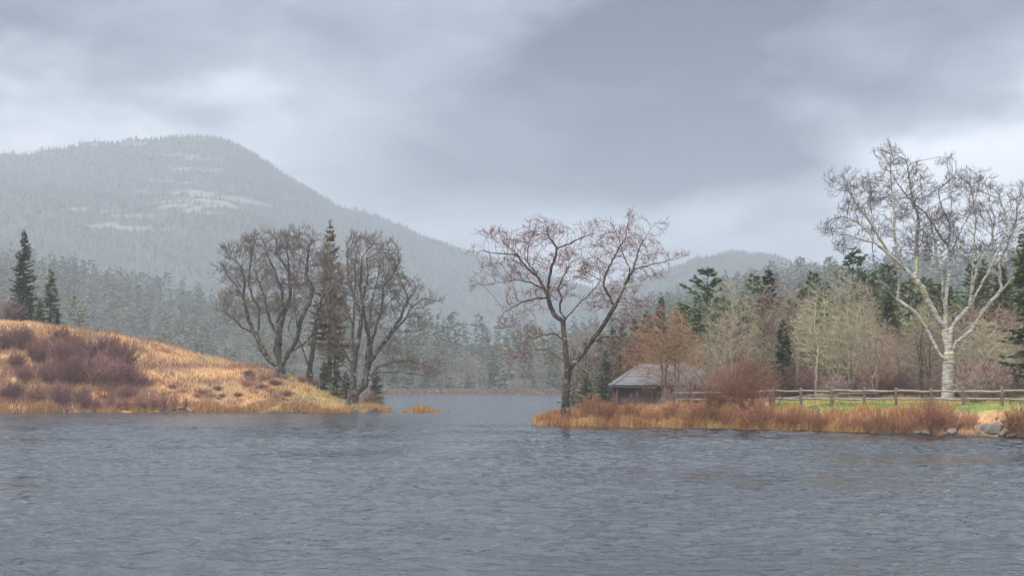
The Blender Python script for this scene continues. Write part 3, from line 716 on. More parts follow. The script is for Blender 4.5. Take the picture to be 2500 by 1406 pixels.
# ------------------------------------------------------------------ conifers
def conifer_geo(Hh, Rb, gap, per, seed, kind='spruce', leafn=16, leaf=0.42, lw=0.16, bare=0.08, lean=(0, 0), asym=0.0, top=1.0, gappy=0.0):
    """trunk tube and needle sprays (pointed flat leaves set along drooping boughs)"""
    r = np.random.default_rng(seed); s = Skel(9000)
    nseg = 20; zs = np.linspace(-0.4, Hh, nseg + 1)
    spine = [np.array([lean[0] * (z / Hh) ** 1.3 + 0.02 * Hh * math.sin(z * 2.1 / Hh * 3 + seed) * 0.3, lean[1] * z / Hh, z]) for z in zs]
    cur = -1; nid = []
    for p in spine: cur = s.add(p, cur); nid.append(cur)
    R0 = 0.016 * Hh + 0.03
    rads = list(np.interp(zs, [-0.4, 0, Hh], [R0 * 1.25, R0, 0.012]))
    def at(z): return np.array([np.interp(z, zs, [p[k] for p in spine]) for k in range(3)])
    LV = []; lm_ = 0.45 if kind == 'spruce' else 0.62
    z = bare * Hh + 0.1
    while z < Hh * 0.985:
        t = z / Hh
        if kind == 'spruce': prof = (1 - t) ** 0.85 * (0.72 + 0.28 * min(1, t / 0.18)) + 0.02
        else: prof = (1 - t ** 2.2) * (0.45 + 0.55 * min(1, t / 0.3)) * r.uniform(0.55, 1.1) + 0.04
        for b_ in range(per):
            if r.random() < gappy: continue
            az = r.uniform(0, 6.283); Lb = Rb * prof * r.uniform(0.62, 1.12) * (1 + asym * math.cos(az - math.pi) * (1 - t))
            if Lb < 0.05: continue
            o = at(z + r.uniform(-0.4, 0.4) * gap); out_ = np.array([math.cos(az), math.sin(az), 0])
            if kind == 'spruce': sl = np.interp(t, [0, 0.5, 1], [-0.30, -0.08, 0.55]); cv = 0.22
            else: sl = np.interp(t, [0, 0.5, 1], [-0.02, 0.12, 0.75]); cv = 0.20
            sl += r.normal(0, 0.08)
            zb = lambda u: Lb * (sl * u + cv * u * u)
            def path(u): return o + out_ * Lb * u + np.array([0, 0, np.interp(u, [0, .33, .66, 1], [0, zb(.33), zb(.66), zb(1)])])
            k0 = nid[min(nseg, max(0, int((z + .4) / (Hh + .4) * nseg)))]
            c = s.add(o, k0); rb = 0.012 + 0.012 * Lb; rads.append(rb)
            for u in (0.33, 0.66, 1.0): c = s.add(path(u), c); rads.append(rb * (1 - 0.7 * u))
            side = np.array([-out_[1], out_[0], 0])
            nl = max(4, int(leafn * (0.35 + 0.65 * Lb / Rb)))
            for k in range(nl):
                if kind == 'spruce':
                    u = 0.10 + 0.90 * (k + r.random()) / nl
                    sg = 1 if k % 2 else -1
                    dv = norm(out_ * (0.55 + 0.7 * u) + side * sg * (1.0 - 0.55 * u) * r.uniform(0.6, 1.2) + np.array([0, 0, sl * 0.4 + cv * u - 0.16 + r.normal(0, 0.14)]))
                    ll = leaf * (0.55 + 0.75 * (1 - u)) * min(1.0, 0.35 + Lb / 1.6) * r.uniform(0.75, 1.25)
                    nrm = norm(np.array([r.normal(0, .45), r.normal(0, .45), 1.0]))
                else:
                    u = 0.30 + 0.70 * (k + r.random()) / nl
                    dv = norm(out_ * 0.8 + side * r.normal(0, 0.8) + np.array([0, 0, 0.35 + r.normal(0, 0.35)]))
                    ll = leaf * r.uniform(0.7, 1.3); nrm = norm(r.normal(0, 1, 3) + np.array([0, 0, .6]))
                p0 = path(u)
                if kind == 'pine':
                    tip_ = dv * ll + side * r.normal(0, 0.15) * Lb * (1 - 0.6 * u); ll = np.linalg.norm(tip_); dv = tip_ / ll
                sd_ = norm(np.cross(dv, nrm)); wd = lw * (ll / leaf if kind == 'spruce' else 1.0)
                LV.append([p0, p0 + dv * ll * lm_ + sd_ * wd, p0 + dv * ll, p0 + dv * ll * (lm_ + .05) - sd_ * wd])
        z += gap * r.uniform(0.75, 1.25)
    # leader
    for k in range(6):
        p0 = at(Hh - 0.08 * k); dv = norm(np.array([r.normal(0, .45), r.normal(0, .45), 1])); sd_ = norm(np.cross(dv, r.normal(0, 1, 3)))
        LV.append([p0, p0 + dv * 0.2 + sd_ * 0.05, p0 + dv * 0.42, p0 + dv * 0.2 - sd_ * 0.05])
    LV = np.array(LV).reshape(-1, 3); nl = len(LV) // 4
    lq = np.arange(nl * 4).reshape(-1, 4)
    V, Q, A = tubes(s.P[:s.n], s.par[:s.n], np.array(rads))
    return (V, Q, A), (LV, lq)
def conifer_parts(name, geo, leafmat):
    (V, Q, A), (LV, lq) = geo
    t = to_mesh(name + '_trunk', V, Q, None, {'rad': A}); t.materials.append(M['conifer_bark'])
    c = to_mesh(name + '_crown', LV, lq, None, smooth=False); c.materials.append(leafmat)
    return t, c
PROTO = {}
def proto(key, geo, leafmat): PROTO[key] = (conifer_parts(key, geo, leafmat), geo)
proto('spruce_a', conifer_geo(12, 2.5, 0.36, 6, 31, leafn=34, leaf=0.62, lw=0.19), M['spruce'])
proto('spruce_b', conifer_geo(12, 3.1, 0.42, 6, 32, leafn=34, leaf=0.68, lw=0.19, bare=0.05, gappy=0.15), M['spruce'])
proto('spruce_c', conifer_geo(12, 3.4, 0.50, 5, 33, leafn=34, leaf=0.70, lw=0.18, bare=0.12, gappy=0.22, lean=(0.5, 0)), M['spruce'])
proto('spruce_yellow', conifer_geo(12, 3.6, 0.40, 6, 34, leafn=18, leaf=0.8, lw=0.22, bare=0.02), M['spruce_yellow'])
proto('spruce_rust', conifer_geo(12, 2.6, 0.36, 6, 35, leafn=20, leaf=0.55, lw=0.16, bare=0.25), M['spruce_rust'])
proto('pine_a', conifer_geo(14, 3.8, 0.62, 5, 36, 'pine', leafn=26, leaf=0.55, lw=0.13, bare=0.18, gappy=0.1), M['pine'])
proto('pine_b', conifer_geo(14, 4.4, 0.80, 5, 37, 'pine', leafn=30, leaf=0.60, lw=0.13, bare=0.25, gappy=0.15, lean=(-.6, 0)), M['pine'])
proto('pine_sweep', conifer_geo(14, 4.2, 0.72, 5, 38, 'pine', leafn=30, leaf=0.60, lw=0.12, bare=0.10, asym=0.75, gappy=0.2), M['pine'])
proto('pine_sparse', conifer_geo(6, 3.0, 0.62, 5, 39, 'pine', leafn=22, leaf=0.42, lw=0.10, bare=0.10, gappy=0.25, lean=(-1.1, 0)), M['spruce'])
def plant_conifer(key, name, px, top_py, d, label, group=None, rz=None, wide=1.0, z=None, loc=None):
    g = ground(px, d) if loc is None else loc
    if z is not None: g[2] = z
    Hh = {'pine_sparse': 6}.get(key, 14 if key.startswith('pine') else 12)
    h = (CAMH - (top_py - HY) / F * d) - g[2]
    k = max(h, 0.5) / Hh
    rz = random.uniform(0, 6.28) if rz is None else rz
    root = tag(empty(name, g, rz, (k * wide, k * wide, k)), label, 'tree', group)
    for nm, me in zip(('trunk', 'crown'), PROTO[key][0]): link(nm, me, None, root)
    return root

# left hill top
plant_conifer('spruce_a', 'spruce_tree', 58, 562, 196, 'tallest dark spruce on the crest of the straw hill', wide=0.95)
plant_conifer('spruce_b', 'spruce_tree', 124, 656, 194, 'mid-height spruce on the hill crest with a long side bough')
plant_conifer('spruce_yellow', 'young_spruce', 98, 728, 190, 'young yellow-green spruce in front of the two hilltop spruces', wide=1.2)
plant_conifer('spruce_b', 'young_spruce', 75, 722, 192, 'young green spruce under the tallest hilltop spruce', wide=1.1)
plant_conifer('spruce_a', 'young_spruce', 140, 752, 189, 'low dark spruce at the foot of the mid-height hilltop spruce', wide=1.3)
plant_conifer('spruce_c', 'young_spruce', 45, 740, 195, 'low spruce beside the bare bush on the hill crest', wide=1.3)
plant_conifer('pine_sparse', 'gnarled_spruce', 196, 728, 186, 'small gnarled spruce with open tiers alone on the hill crest', rz=0.4)
# in the left clump
plant_conifer('spruce_rust', 'rusty_spruce', 806, 545, 180, 'tall rust-tinged spruce rising between the two broad bare trees', wide=0.85)
plant_conifer('spruce_rust', 'shaded_spruce', 816, 700, 177, 'shorter brownish spruce inside the clump of bare trees', wide=0.9)
for px, py, d, t in ((792, 882, 168, 'bushy young green spruce at the foot of the rust-tinged spruce'), (822, 888, 166, 'small green spruce left of the shore tree trunk'), (845, 905, 165, 'low green spruce pressed behind the shore tree trunk'), (918, 905, 168, 'small dark spruce just right of the shore tree trunk')):
    plant_conifer('spruce_b', 'young_spruce', px, py, d, t, wide=1.5)

# ------------------------------------------------------------------ leafless wood
def bare_geo(seed, Hh=12, Rc=3.0, zc=0.6, zr=0.42, n=900, step=0.4, kill=0.5, stems=1, up=0.15, tw=(3, 2, 0.6), R0=0.16, rt=0.011):
    r = np.random.default_rng(seed); s = Skel(40000)
    base = s.add(np.array([0, 0, -0.3]), -1); b2 = s.add(np.array([0, 0, 0.25]), base)
    for k in range(stems):
        an = 6.28 * k / stems + r.uniform(0, 1); o = 0.0 if stems == 1 else Rc * 0.35
        hh = Hh * r.uniform(0.72, 0.92)
        pts = [s.P[b2]] + [np.array([math.cos(an) * o * u + r.normal(0, .015 * Hh), math.sin(an) * o * u + r.normal(0, .015 * Hh), 0.25 + hh * u]) for u in (0.25, 0.5, 0.75, 1.0)]
        s.line(pts, step, b2, 0.1, r)
    v = norm(r.normal(0, 1, (n, 3))) * (r.random(n) ** (1 / 2.4))[:, None]
    A = v * np.array([Rc, Rc, Hh * zr]) + np.array([0, 0, Hh * zc])
    A[:, :2] *= (1.15 - 0.45 * np.clip((A[:, 2:3] - Hh * 0.5) / (Hh * 0.5), 0, 1))
    A = A[A[:, 2] > 0.12 * Hh]
    s.colonize(A, step, 2.6, kill, 60, (0, 0, up), 0.18, r)
    ends = s.twigs(tw[0], tw[1], tw[2], 2, 0.6, up, r)
    (tk, cr_), pos, rad, par = mesh_tree(s, R0, rt, 0.03)
    return tk, cr_, pos[ends]
BARE = {}
def bare_proto(key, mat, bud=None, bs=0.05, **kw):
    tk, cr_, ends = bare_geo(**kw)
    t = to_mesh(key + '_trunk', tk[0], tk[1], None, {'rad': tk[2]}); t.materials.append(mat)
    c = to_mesh(key + '_crown', cr_[0], cr_[1], None, {'rad': cr_[2]}); c.materials.append(mat)
    b_ = None
    if bud:
        b_ = buds_mesh(key + '_buds', ends, bs, np.random.default_rng(3)); b_.materials.append(M[bud])
    BARE[key] = (t, c, b_)
M['bud_pink'] = leaf_mat('pink_buds', (0.34, 0.21, 0.165), (0.40, 0.27, 0.20))
M['bud_pale'] = leaf_mat('pale_lichen_tufts', (0.40, 0.38, 0.25), (0.34, 0.34, 0.20))
bare_proto('pale_a', M['pale_bark'], 'bud_pale', 0.05, seed=41, Rc=2.6, n=1500, stems=1, up=0.22)
bare_proto('pale_b', M['pale_bark'], 'bud_pale', 0.05, seed=42, Rc=3.2, n=1500, stems=3, up=0.2)
bare_proto('pink_a', M['pink_bark'], 'bud_pink', 0.055, seed=43, Rc=3.2, n=1500, stems=2, up=0.15)
bare_proto('pink_b', M['pink_bark'], 'bud_pink', 0.05, seed=44, Rc=2.6, n=1300, stems=1, up=0.2)
bare_proto('orange_a', M['orange_bark'], 'bud_orange', 0.07, seed=45, Rc=3.4, n=1500, stems=2, up=0.1)
bare_proto('grey_a', M['grey_bark'], None, seed=46, Rc=3.4, n=700, stems=2, up=0.1, R0=0.2)
def plant_bare(key, name, px, top_py, d, label, group=None, wide=1.0, bury=0):
    g = ground(px, d); g[2] -= bury
    h = (CAMH - (top_py - HY) / F * d) - g[2]; k = max(h, 1.0) / 12.0
    root = tag(empty(name, g, random.uniform(0, 6.28), (k * wide, k * wide, k)), label, 'tree', group)
    for nm, me in zip(('trunk', 'crown', 'buds'), BARE[key]):
        if me is not None: link(nm, me, None, root)
    return root
# right-hand wood, each tree where the photograph has it
plant_conifer('pine_sweep', 'white_pine', 1728, 656, 128, 'shaggy pine with long sweeping boughs reaching over the boathouse', rz=0.0, wide=1.15)
plant_bare('orange_a', 'orange_budded_tree', 1624, 748, 110.6, 'orange-brown budding tree leaning over the boathouse roof', wide=1.15)
plant_bare('orange_a', 'orange_budded_tree', 1562, 790, 123, 'smaller orange-brown budding tree at the lake side of the boathouse')
plant_bare('orange_a', 'orange_budded_tree', 1652, 770, 111.4, 'orange-brown budding tree between the boathouse and the shaggy pine')
plant_bare('pale_a', 'pale_lichened_tree', 1790, 690, 124, 'pale lichen-covered bare tree right of the shaggy pine', wide=1.1)
plant_bare('pink_a', 'pinkish_bare_tree', 1895, 690, 127, 'pinkish bare tree behind the low dark spruce', wide=1.1)
plant_bare('pink_b', 'pinkish_bare_tree', 1945, 712, 125, 'pinkish bare tree between the dark spruce and the pale yellow-green tree')
plant_bare('pale_b', 'pale_lichened_tree', 2043, 648, 121, 'tallest pale yellow-green lichened tree behind the rail fence', wide=1.05)
plant_bare('pale_a', 'pale_lichened_tree', 1992, 712, 119, 'thin pale tree beside the tallest pale yellow-green tree')
plant_bare('pale_b', 'pale_lichened_tree', 2110, 735, 120, 'pale bushy tree behind the pink budding trees')
plant_bare('pink_a', 'pinkish_budding_tree', 2140, 790, 112, 'low pink budding tree on the lawn edge left of the birch', wide=1.35)
plant_bare('pink_a', 'pinkish_budding_tree', 2195, 800, 115, 'low pink budding tree close to the birch', wide=1.3)
plant_bare('pink_b', 'pinkish_bare_tree', 2082, 680, 130, 'tall reddish bare tree below the dark conifer tops', wide=1.2)
plant_bare('grey_a', 'dark_trunked_tree', 2252, 770, 108, 'small dark-trunked bare tree in front of the pink trees beside the birch')
plant_bare('grey_a', 'dark_trunked_tree', 2268, 790, 113, 'dark-trunked bare tree just behind the small dark one')
plant_bare('pink_b', 'pinkish_bare_tree', 2350, 745, 116, 'pinkish bare tree directly right of the birch trunk', wide=1.3)
plant_bare('pink_a', 'pinkish_bare_tree', 2420, 735, 119, 'pinkish bare tree above the dark thicket right of the birch', wide=1.2)
plant_bare('pale_b', 'pale_lichened_tree', 2400, 780, 113, 'pale bare tree above the dark thicket right of the birch', wide=1.2)
plant_conifer('spruce_b', 'front_spruce', 1912, 782, 117, 'low dark spruce standing in front of the bare wood behind the fence corner', wide=1.1)
plant_conifer('pine_a', 'wood_pine', 1840, 670, 150, 'full dark pine behind the pale tree and shaggy pine')
plant_conifer('spruce_a', 'wood_spruce', 1874, 655, 156, 'pointed spruce top next to the full dark pine', wide=1.4)
plant_conifer('pine_a', 'wood_pine', 1985, 664, 146, 'round-topped green pine left of the tallest pale tree', wide=0.9)
plant_conifer('pine_b', 'wood_pine', 2078, 612, 152, 'dark pine top above the reddish bare tree', wide=1.0)
plant_conifer('spruce_c', 'front_spruce', 2512, 560, 96, 'tall dark spruce at the right end of the rail fence', rz=2.0, wide=0.85)
for px, py, d in ((1400, 845, 215), (1432, 828, 210), (1466, 812, 205), (1496, 800, 200), (1522, 790, 214), (1548, 778, 204), (1578, 760, 208), (1480, 850, 190), (1535, 840, 185), (1510, 860, 182)):
    plant_conifer(random.choice(['spruce_a', 'spruce_b']), 'lakeside_spruce', px, py, d, 'dark spruce in the lakeside stand behind the boathouse', 'dark spruces by the lake behind the boathouse', wide=1.25)
plant_conifer('spruce_a', 'wood_spruce', 1616, 722, 190, 'small pointed spruce top above the orange-brown trees')
plant_conifer('spruce_b', 'wood_spruce', 1659, 738, 180, 'spruce top between the orange-brown trees and the shaggy pine', wide=1.3)
plant_bare('pink_a', 'pinkish_bare_tree', 1440, 792, 195, 'pink budding tree seen behind the lone maple', wide=1.2, bury=0.3)
plant_conifer('spruce_yellow', 'lakeside_spruce', 1432, 915, 186, 'low yellow-green spruce on the lake edge behind the lone maple', wide=1.6)
def wood_where(px):
    return 'the shaggy pine' if px < 1800 else 'the fence corner' if px < 1960 else 'the tallest pale tree' if px < 2110 else 'the pink budding trees' if px < 2260 else 'the birch crown' if px < 2420 else 'the end of the fence'
for k in range(34):
    px = 1690 + (2620 - 1690) * (k + random.random()) / 34; d = random.uniform(142, 200)
    py = random.uniform(640, 745) if px > 2060 else random.uniform(715, 780)
    plant_conifer(random.choice(['spruce_a', 'spruce_b', 'pine_a', 'pine_b', 'spruce_yellow']), 'wood_conifer', px, py, d, 'dark conifer deep in the wood behind ' + wood_where(px), 'dark conifers behind ' + wood_where(px), wide=1.2)
for k, (px, py, d, key) in enumerate(((1668, 742, 134, 'pine_a'), (1700, 752, 131, 'spruce_b'), (1762, 735, 136, 'pine_b'), (1815, 745, 132, 'spruce_yellow'), (1868, 742, 131, 'spruce_b'), (1935, 735, 134, 'pine_a'), (1962, 700, 138, 'pine_b'), (2015, 690, 136, 'spruce_b'), (2065, 715, 133, 'spruce_yellow'), (2120, 668, 138, 'pine_a'), (2165, 700, 133, 'spruce_b'), (2215, 690, 136, 'pine_b'), (2380, 660, 136, 'pine_a'), (2440, 640, 134, 'spruce_b'), (2290, 690, 138, 'spruce_yellow'))):
    plant_conifer(key, 'green_conifer', px, py, d, ('yellow-green' if key == 'spruce_yellow' else 'mid-green') + ' conifer standing among the bare trees by ' + wood_where(px), 'mid-green conifers among the bare trees', wide=1.15)
for k in range(70):
    px = 1690 + (2610 - 1690) * (k + random.random()) / 70; d = random.uniform(117, 150)
    py = random.uniform(725, 850) if px > 2000 else random.uniform(740, 850)
    key = random.choice(['pale_a', 'pale_b', 'pink_b', 'pale_b', 'pale_a'])
    nm = {'p': 'wood_bare_tree'}[key[0]]
    if key.startswith('pale'): plant_bare(key, nm, px, py, d, 'pale grey bare tree filling the wood by ' + wood_where(px), 'pale bare trees by ' + wood_where(px))
    else: plant_bare(key, nm, px, py, d, 'pinkish bare tree filling the wood by ' + wood_where(px), 'pinkish bare trees by ' + wood_where(px))

# ------------------------------------------------------------------ far woods
FAR = {}
def far_from(key, geo, lm):
    (V, Q, A), (LV, lq) = geo
    tr = A[Q].max(1) > 0.0; Q = Q[tr]; used = np.unique(Q); mp_ = np.zeros(len(V), int); mp_[used] = np.arange(len(used)); V = V[used]; Q = mp_[Q]
    FAR[key] = (np.concatenate([V, LV]), np.concatenate([Q, lq + len(V)]), len(Q))
far_from('fs1', conifer_geo(12, 2.6, 0.75, 5, 51, leafn=7, leaf=1.15, lw=0.34), None)
far_from('fs2', conifer_geo(12, 3.2, 0.85, 5, 52, leafn=7, leaf=1.3, lw=0.36, gappy=0.15), None)
far_from('fp1', conifer_geo(12, 3.3, 0.95, 5, 53, 'pine', leafn=9, leaf=1.05, lw=0.30, bare=0.2, gappy=0.1), None)
tk, cr_, _ = bare_geo(54, 12, 2.6, n=160, step=0.7, kill=0.9, tw=(2, 1, 1.0), R0=0.14, rt=0.03)
nb = len(tk[0]); FAR['fb1'] = (np.concatenate([tk[0], cr_[0]]), np.concatenate([tk[1], cr_[1] + nb]), 0)
FARME = {}
for k, (V, Q, nt_) in FAR.items():
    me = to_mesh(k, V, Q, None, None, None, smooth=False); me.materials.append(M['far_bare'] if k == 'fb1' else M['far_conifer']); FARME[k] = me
fr = np.random.default_rng(77)
cand = []
for i in range(12000):
    px = fr.uniform(-160, 2700); d = math.sqrt(fr.uniform(440 ** 2, 1010 ** 2))
    if px > 2060 and fr.random() < 0.75: continue
    if d > float(RR(px)) + 25: continue
    st = float(START(px))
    if d < st + 9: continue
    cand.append((px, d))
cand = np.array(cand); gx = (cand[:, 0] - CX) / F * cand[:, 1]; gz = Hfun(gx, cand[:, 1])
taken = []; grid = {}
for (px, d), x, z in zip(cand, gx, gz):
    key = (int(x / 6.5), int(d / 11))
    if key in grid: continue
    grid[key] = 1; taken.append((px, d, x, z))
far_ind, far_rest = [], []
for (px, d, x, z) in taken:
    st = float(START(px))
    front = d - st
    u = fr.random()
    if front < 26 and 830 < px < 1560: k = 'fb1' if u < 0.62 else 'fs1'
    elif front < 120 and px < 830: k = 'fb1' if u < 0.35 else ('fs1' if u < 0.7 else 'fp1')
    else: k = 'fb1' if u < (0.42 if wob(np.array([x]), np.array([d]), 70, 12, 8)[0] > 0.5 else 0.06) else ('fs1' if u < 0.55 else 'fs2' if u < 0.82 else 'fp1')
    h = 6 + 13 * fr.random() ** 1.3 if k != 'fb1' else fr.uniform(7, 14)
    if wob(np.array([x]), np.array([d]), 34, 30, 8)[0] > 0.9: continue
    if front < 16 and k == 'fs1' and fr.random() < 0.6: h *= 0.55
    (far_ind if (-60 < px < 1620) else far_rest).append((k, x, d, z, h, fr.uniform(0, 6.28), px))
far_ind.sort(key=lambda t: t[2]); counts = {}
keep = []
for t in far_ind:
    if len(keep) < 290: keep.append(t)
    else: far_rest.append(t)
for (k, x, d, z, h, rz, px) in keep:
    o = link({'fb1': 'far_bare_tree', 'fp1': 'far_pine'}.get(k, 'far_spruce'), FARME[k])
    o.location = (x, d, z - 0.2); o.rotation_euler = (0, 0, rz); s_ = h / 12; wd = s_ * (1.1 if k != 'fb1' else 1.0); o.scale = (wd, wd, s_)
    side = 'on the misty slope beyond the straw hill' if px < 830 else 'on the misty far shore of the lake'
    kind = {'fb1': 'pale leafless tree', 'fp1': 'hazy pine', 'fs1': 'hazy pointed spruce', 'fs2': 'hazy broad spruce'}[k]
    tag(o, kind + ' ' + side, 'tree', kind + 's ' + side)
def bake(items, name, mat, label, lowpoly=None):
    VV, QQ, b0 = [], [], 0
    for (k, x, d, z, h, rz, px) in items:
        V, Q = (FAR[k][0], FAR[k][1]) if lowpoly is None else lowpoly
        s_ = h / 12; c, sn = math.cos(rz), math.sin(rz)
        v = np.stack([(V[:, 0] * c - V[:, 1] * sn) * s_ * 1.1 + x, (V[:, 0] * sn + V[:, 1] * c) * s_ * 1.1 + d, V[:, 2] * s_ + z - 0.2], 1)
        VV.append(v); QQ.append(Q + b0); b0 += len(v)
    me = to_mesh(name, np.concatenate(VV), np.concatenate(QQ), None, smooth=False)
    return tag(link(name, me, mat), label, 'forest', None, 'stuff')
# lighter tree for the mass behind: one in two sprays
def thin(key, frac, grow):
    V, Q, nt_ = FAR[key]; r = np.random.default_rng(9)
    lq = Q[nt_:]; pick = lq[r.random(len(lq)) < frac]; c = V[pick].mean(1, keepdims=True)
    nv = (c + (V[pick] - c) * grow).reshape(-1, 3)
    return nv, np.arange(len(nv)).reshape(-1, 4)
_V, _Q, _ = FAR['fb1']; _pk = _Q[np.random.default_rng(4).random(len(_Q)) < 0.3]; FAR['fb1'] = (_V[_pk].reshape(-1, 3), np.arange(len(_pk) * 4).reshape(-1, 4), 0)
for k in ('fs1', 'fs2', 'fp1'): FAR[k] = (*thin(k, 0.42, 1.4), 0)
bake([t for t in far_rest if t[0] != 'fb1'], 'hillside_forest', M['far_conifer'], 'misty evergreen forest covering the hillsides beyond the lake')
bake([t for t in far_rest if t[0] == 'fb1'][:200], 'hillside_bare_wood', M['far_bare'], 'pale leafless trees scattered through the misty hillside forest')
# mountain forest: jagged little spires
r_ = np.random.default_rng(8); mv, mq = [], []
for lev, (z0, z1, rr0) in enumerate(((0.5, 6, 2.0), (3.5, 9.5, 1.5), (7, 12.5, 0.9))):
    k = 5; an = np.arange(k) * 6.283 / k + lev
    b0 = len(mv)
    for a in an: mv.append((rr0 * math.cos(a) * r_.uniform(.8, 1.2), rr0 * math.sin(a) * r_.uniform(.8, 1.2), z0 + r_.uniform(-.5, .5)))
    mv.append((0, 0, z1))
    for i in range(k): mq.append((b0 + i, b0 + (i + 1) % k, b0 + k, b0 + k))
mv = np.array(mv); mt_ = np.array(mq)[:, :3]
pts = []
for i in range(30000):
    px = r_.uniform(-150, 2100); d = r_.uniform(960, 1950) if px < 1500 else r_.uniform(1000, 1750)
    pts.append((px, d))
pts = np.array(pts); x = (pts[:, 0] - CX) / F * pts[:, 1]; z = Hfun(x, pts[:, 1])
cc = cover(x, pts[:, 1], z, pts[:, 0]); ok = (cc[:, 0] < 0.2) & ((HY - (z - CAMH) / pts[:, 1] * F) < m3_ridge(pts[:, 0]) + 25)
e_ = 3.0; sl = np.hypot(Hfun(x + e_, pts[:, 1]) - z, Hfun(x, pts[:, 1] + e_) - z)
pts, x, z = pts[ok], x[ok], z[ok]
n = len(x); h = r_.uniform(2.5, 6.5, n) / 12; rz = r_.uniform(0, 6.28, n); c, sn = np.cos(rz), np.sin(rz)
V = np.stack([(mv[None, :, 0] * c[:, None] - mv[None, :, 1] * sn[:, None]) * h[:, None] * 1.15 + x[:, None],
              (mv[None, :, 0] * sn[:, None] + mv[None, :, 1] * c[:, None]) * h[:, None] * 1.15 + pts[:, 1][:, None],
              mv[None, :, 2] * h[:, None] + z[:, None]], 2).reshape(-1, 3)
Tq = (mt_[None] + (np.arange(n) * len(mv))[:, None, None]).reshape(-1, 3)
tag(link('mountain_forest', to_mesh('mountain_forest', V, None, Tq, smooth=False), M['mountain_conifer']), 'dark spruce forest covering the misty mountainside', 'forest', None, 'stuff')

# ------------------------------------------------------------------ shrubs
def shrub_geo(seed, Hh, Wd, nst, up=0.9, sides=5, rt=0.009, R0=0.03, arch=0.0, hmin=0.38):
    r = np.random.default_rng(seed); s = Skel(60000); rad = []
    for k in range(nst):
        an = r.uniform(0, 6.283); q = math.sqrt(r.random()); o = np.array([math.cos(an), math.sin(an), 0]) * Wd * 0.5 * q
        hh = Hh * (1 - 0.4 * q * q) * r.uniform(hmin, 1.12)
        p0 = o * 0.35 + np.array([0, 0, -0.1]); p1 = o * r.uniform(0.85, 1.1) + np.array([0, 0, hh])
        cur = s.add(p0, -1); rad.append(R0 * r.uniform(.6, 1)); ns = 5; mids = []
        for i in range(1, ns + 1):
            u = i / ns; p = p0 + (p1 - p0) * np.array([u ** 1.3, u ** 1.3, u ** (0.8 - 0.2 * arch)]) + r.normal(0, 0.035 * Hh, 3) * (u < 1)
            cur = s.add(p, cur); rad.append(max(rt, rad[s.par[cur]] * 0.72)); mids.append(cur)
        for j in range(sides):
            m_ = mids[r.integers(1, ns)]; dv = norm(s.P[m_] - p0 + r.normal(0, 0.55, 3) * Hh * 0.6 + np.array([0, 0, up * Hh * 0.4]))
            ll = Hh * r.uniform(0.12, 0.32); c2 = s.add(s.P[m_] + dv * ll * .5, m_); rad.append(rt * 1.1)
            c3 = s.add(s.P[c2] + norm(dv + r.normal(0, .3, 3)) * ll * .5, c2); rad.append(rt)
            c4 = s.add(s.P[c2] + norm(dv + r.normal(0, .5, 3)) * ll * .45, c2); rad.append(rt)
    V, Q, A = tubes(s.P[:s.n], s.par[:s.n], np.array(rad))
    return to_mesh('shrub', V, Q, None, {'rad': A})
SH = {}
for key, mat, args in (('mar_a', 'shrub_maroon', dict(seed=61, Hh=3, Wd=4.5, nst=150, sides=9, rt=0.013)), ('mar_b', 'shrub_maroon', dict(seed=62, Hh=3, Wd=3.8, nst=130, sides=9, rt=0.013)),
                       ('red_a', 'shrub_red', dict(seed=63, Hh=1.6, Wd=2.0, nst=90, sides=6, rt=0.007, R0=0.012)), ('red_b', 'shrub_red', dict(seed=64, Hh=1.6, Wd=2.4, nst=90, sides=6, rt=0.007, R0=0.012)),
                       ('grey_a', 'shrub_grey', dict(seed=65, Hh=3, Wd=3.6, nst=80, sides=12, rt=0.010)), ('upright', 'shrub_maroon', dict(seed=66, Hh=2.4, Wd=1.6, nst=40, sides=4, rt=0.012)),
                       ('mix', 'shrub_red', dict(seed=68, Hh=3, Wd=4.4, nst=70, sides=8, rt=0.012)),
                       ('round', 'shrub_red', dict(seed=67, Hh=3.6, Wd=5.4, nst=150, sides=15, rt=0.008, R0=0.035, hmin=0.78))):
    me = shrub_geo(**args); me.materials.append(M[mat]); SH[key] = (me, args['Hh'])
def plant_shrub(key, name, px, base_py, hpx, label, group=None, wide=1.0, d=None, cat='shrub', hm=None):
    if d is None: d = ray(px, base_py, 75, 230, None)
    if d is None: d = 170
    me, Hh = SH[key]; g = ground(px, d); k = (hpx * d / F if hm is None else hm) / Hh
    o = link(name, me); o.location = tuple(g); o.rotation_euler = (0, 0, random.uniform(0, 6.28)); o.scale = (k * wide, k * wide, k)
    return tag(o, label, cat, group)
for px, by, hp in ((12, 850, 42), (55, 852, 48), (105, 848, 52), (150, 850, 58), (175, 862, 50), (95, 885, 46), (150, 890, 50), (215, 885, 58), (255, 888, 62), (292, 905, 60), (40, 900, 36), (60, 935, 40), (120, 935, 48), (180, 938, 56), (240, 940, 62), (300, 942, 62), (330, 950, 46),
                   (205, 915, 50), (270, 915, 56), (90, 985, 50), (150, 992, 56), (200, 995, 58), (255, 975, 54), (310, 980, 50), (25, 975, 40)):
    where = 'at the top of the hillside thicket below the hilltop spruces' if by < 870 else 'around the pale grey shrub in the thicket' if by < 925 else 'in the lower half of the hillside thicket' if by < 960 else 'at the foot of the thicket near the waterline'
    plant_shrub(random.choice(['mar_a', 'mar_b', 'mar_b', 'mix']), 'maroon_shrub', px, by, hp * random.uniform(0.75, 1.22), 'maroon leafless shrub ' + where, 'maroon shrubs ' + where, wide=random.uniform(0.85, 1.35))
plant_shrub('grey_a', 'grey_shrub', 165, 900, 34, 'pale grey leafless shrub inside the maroon mass', wide=1.2)
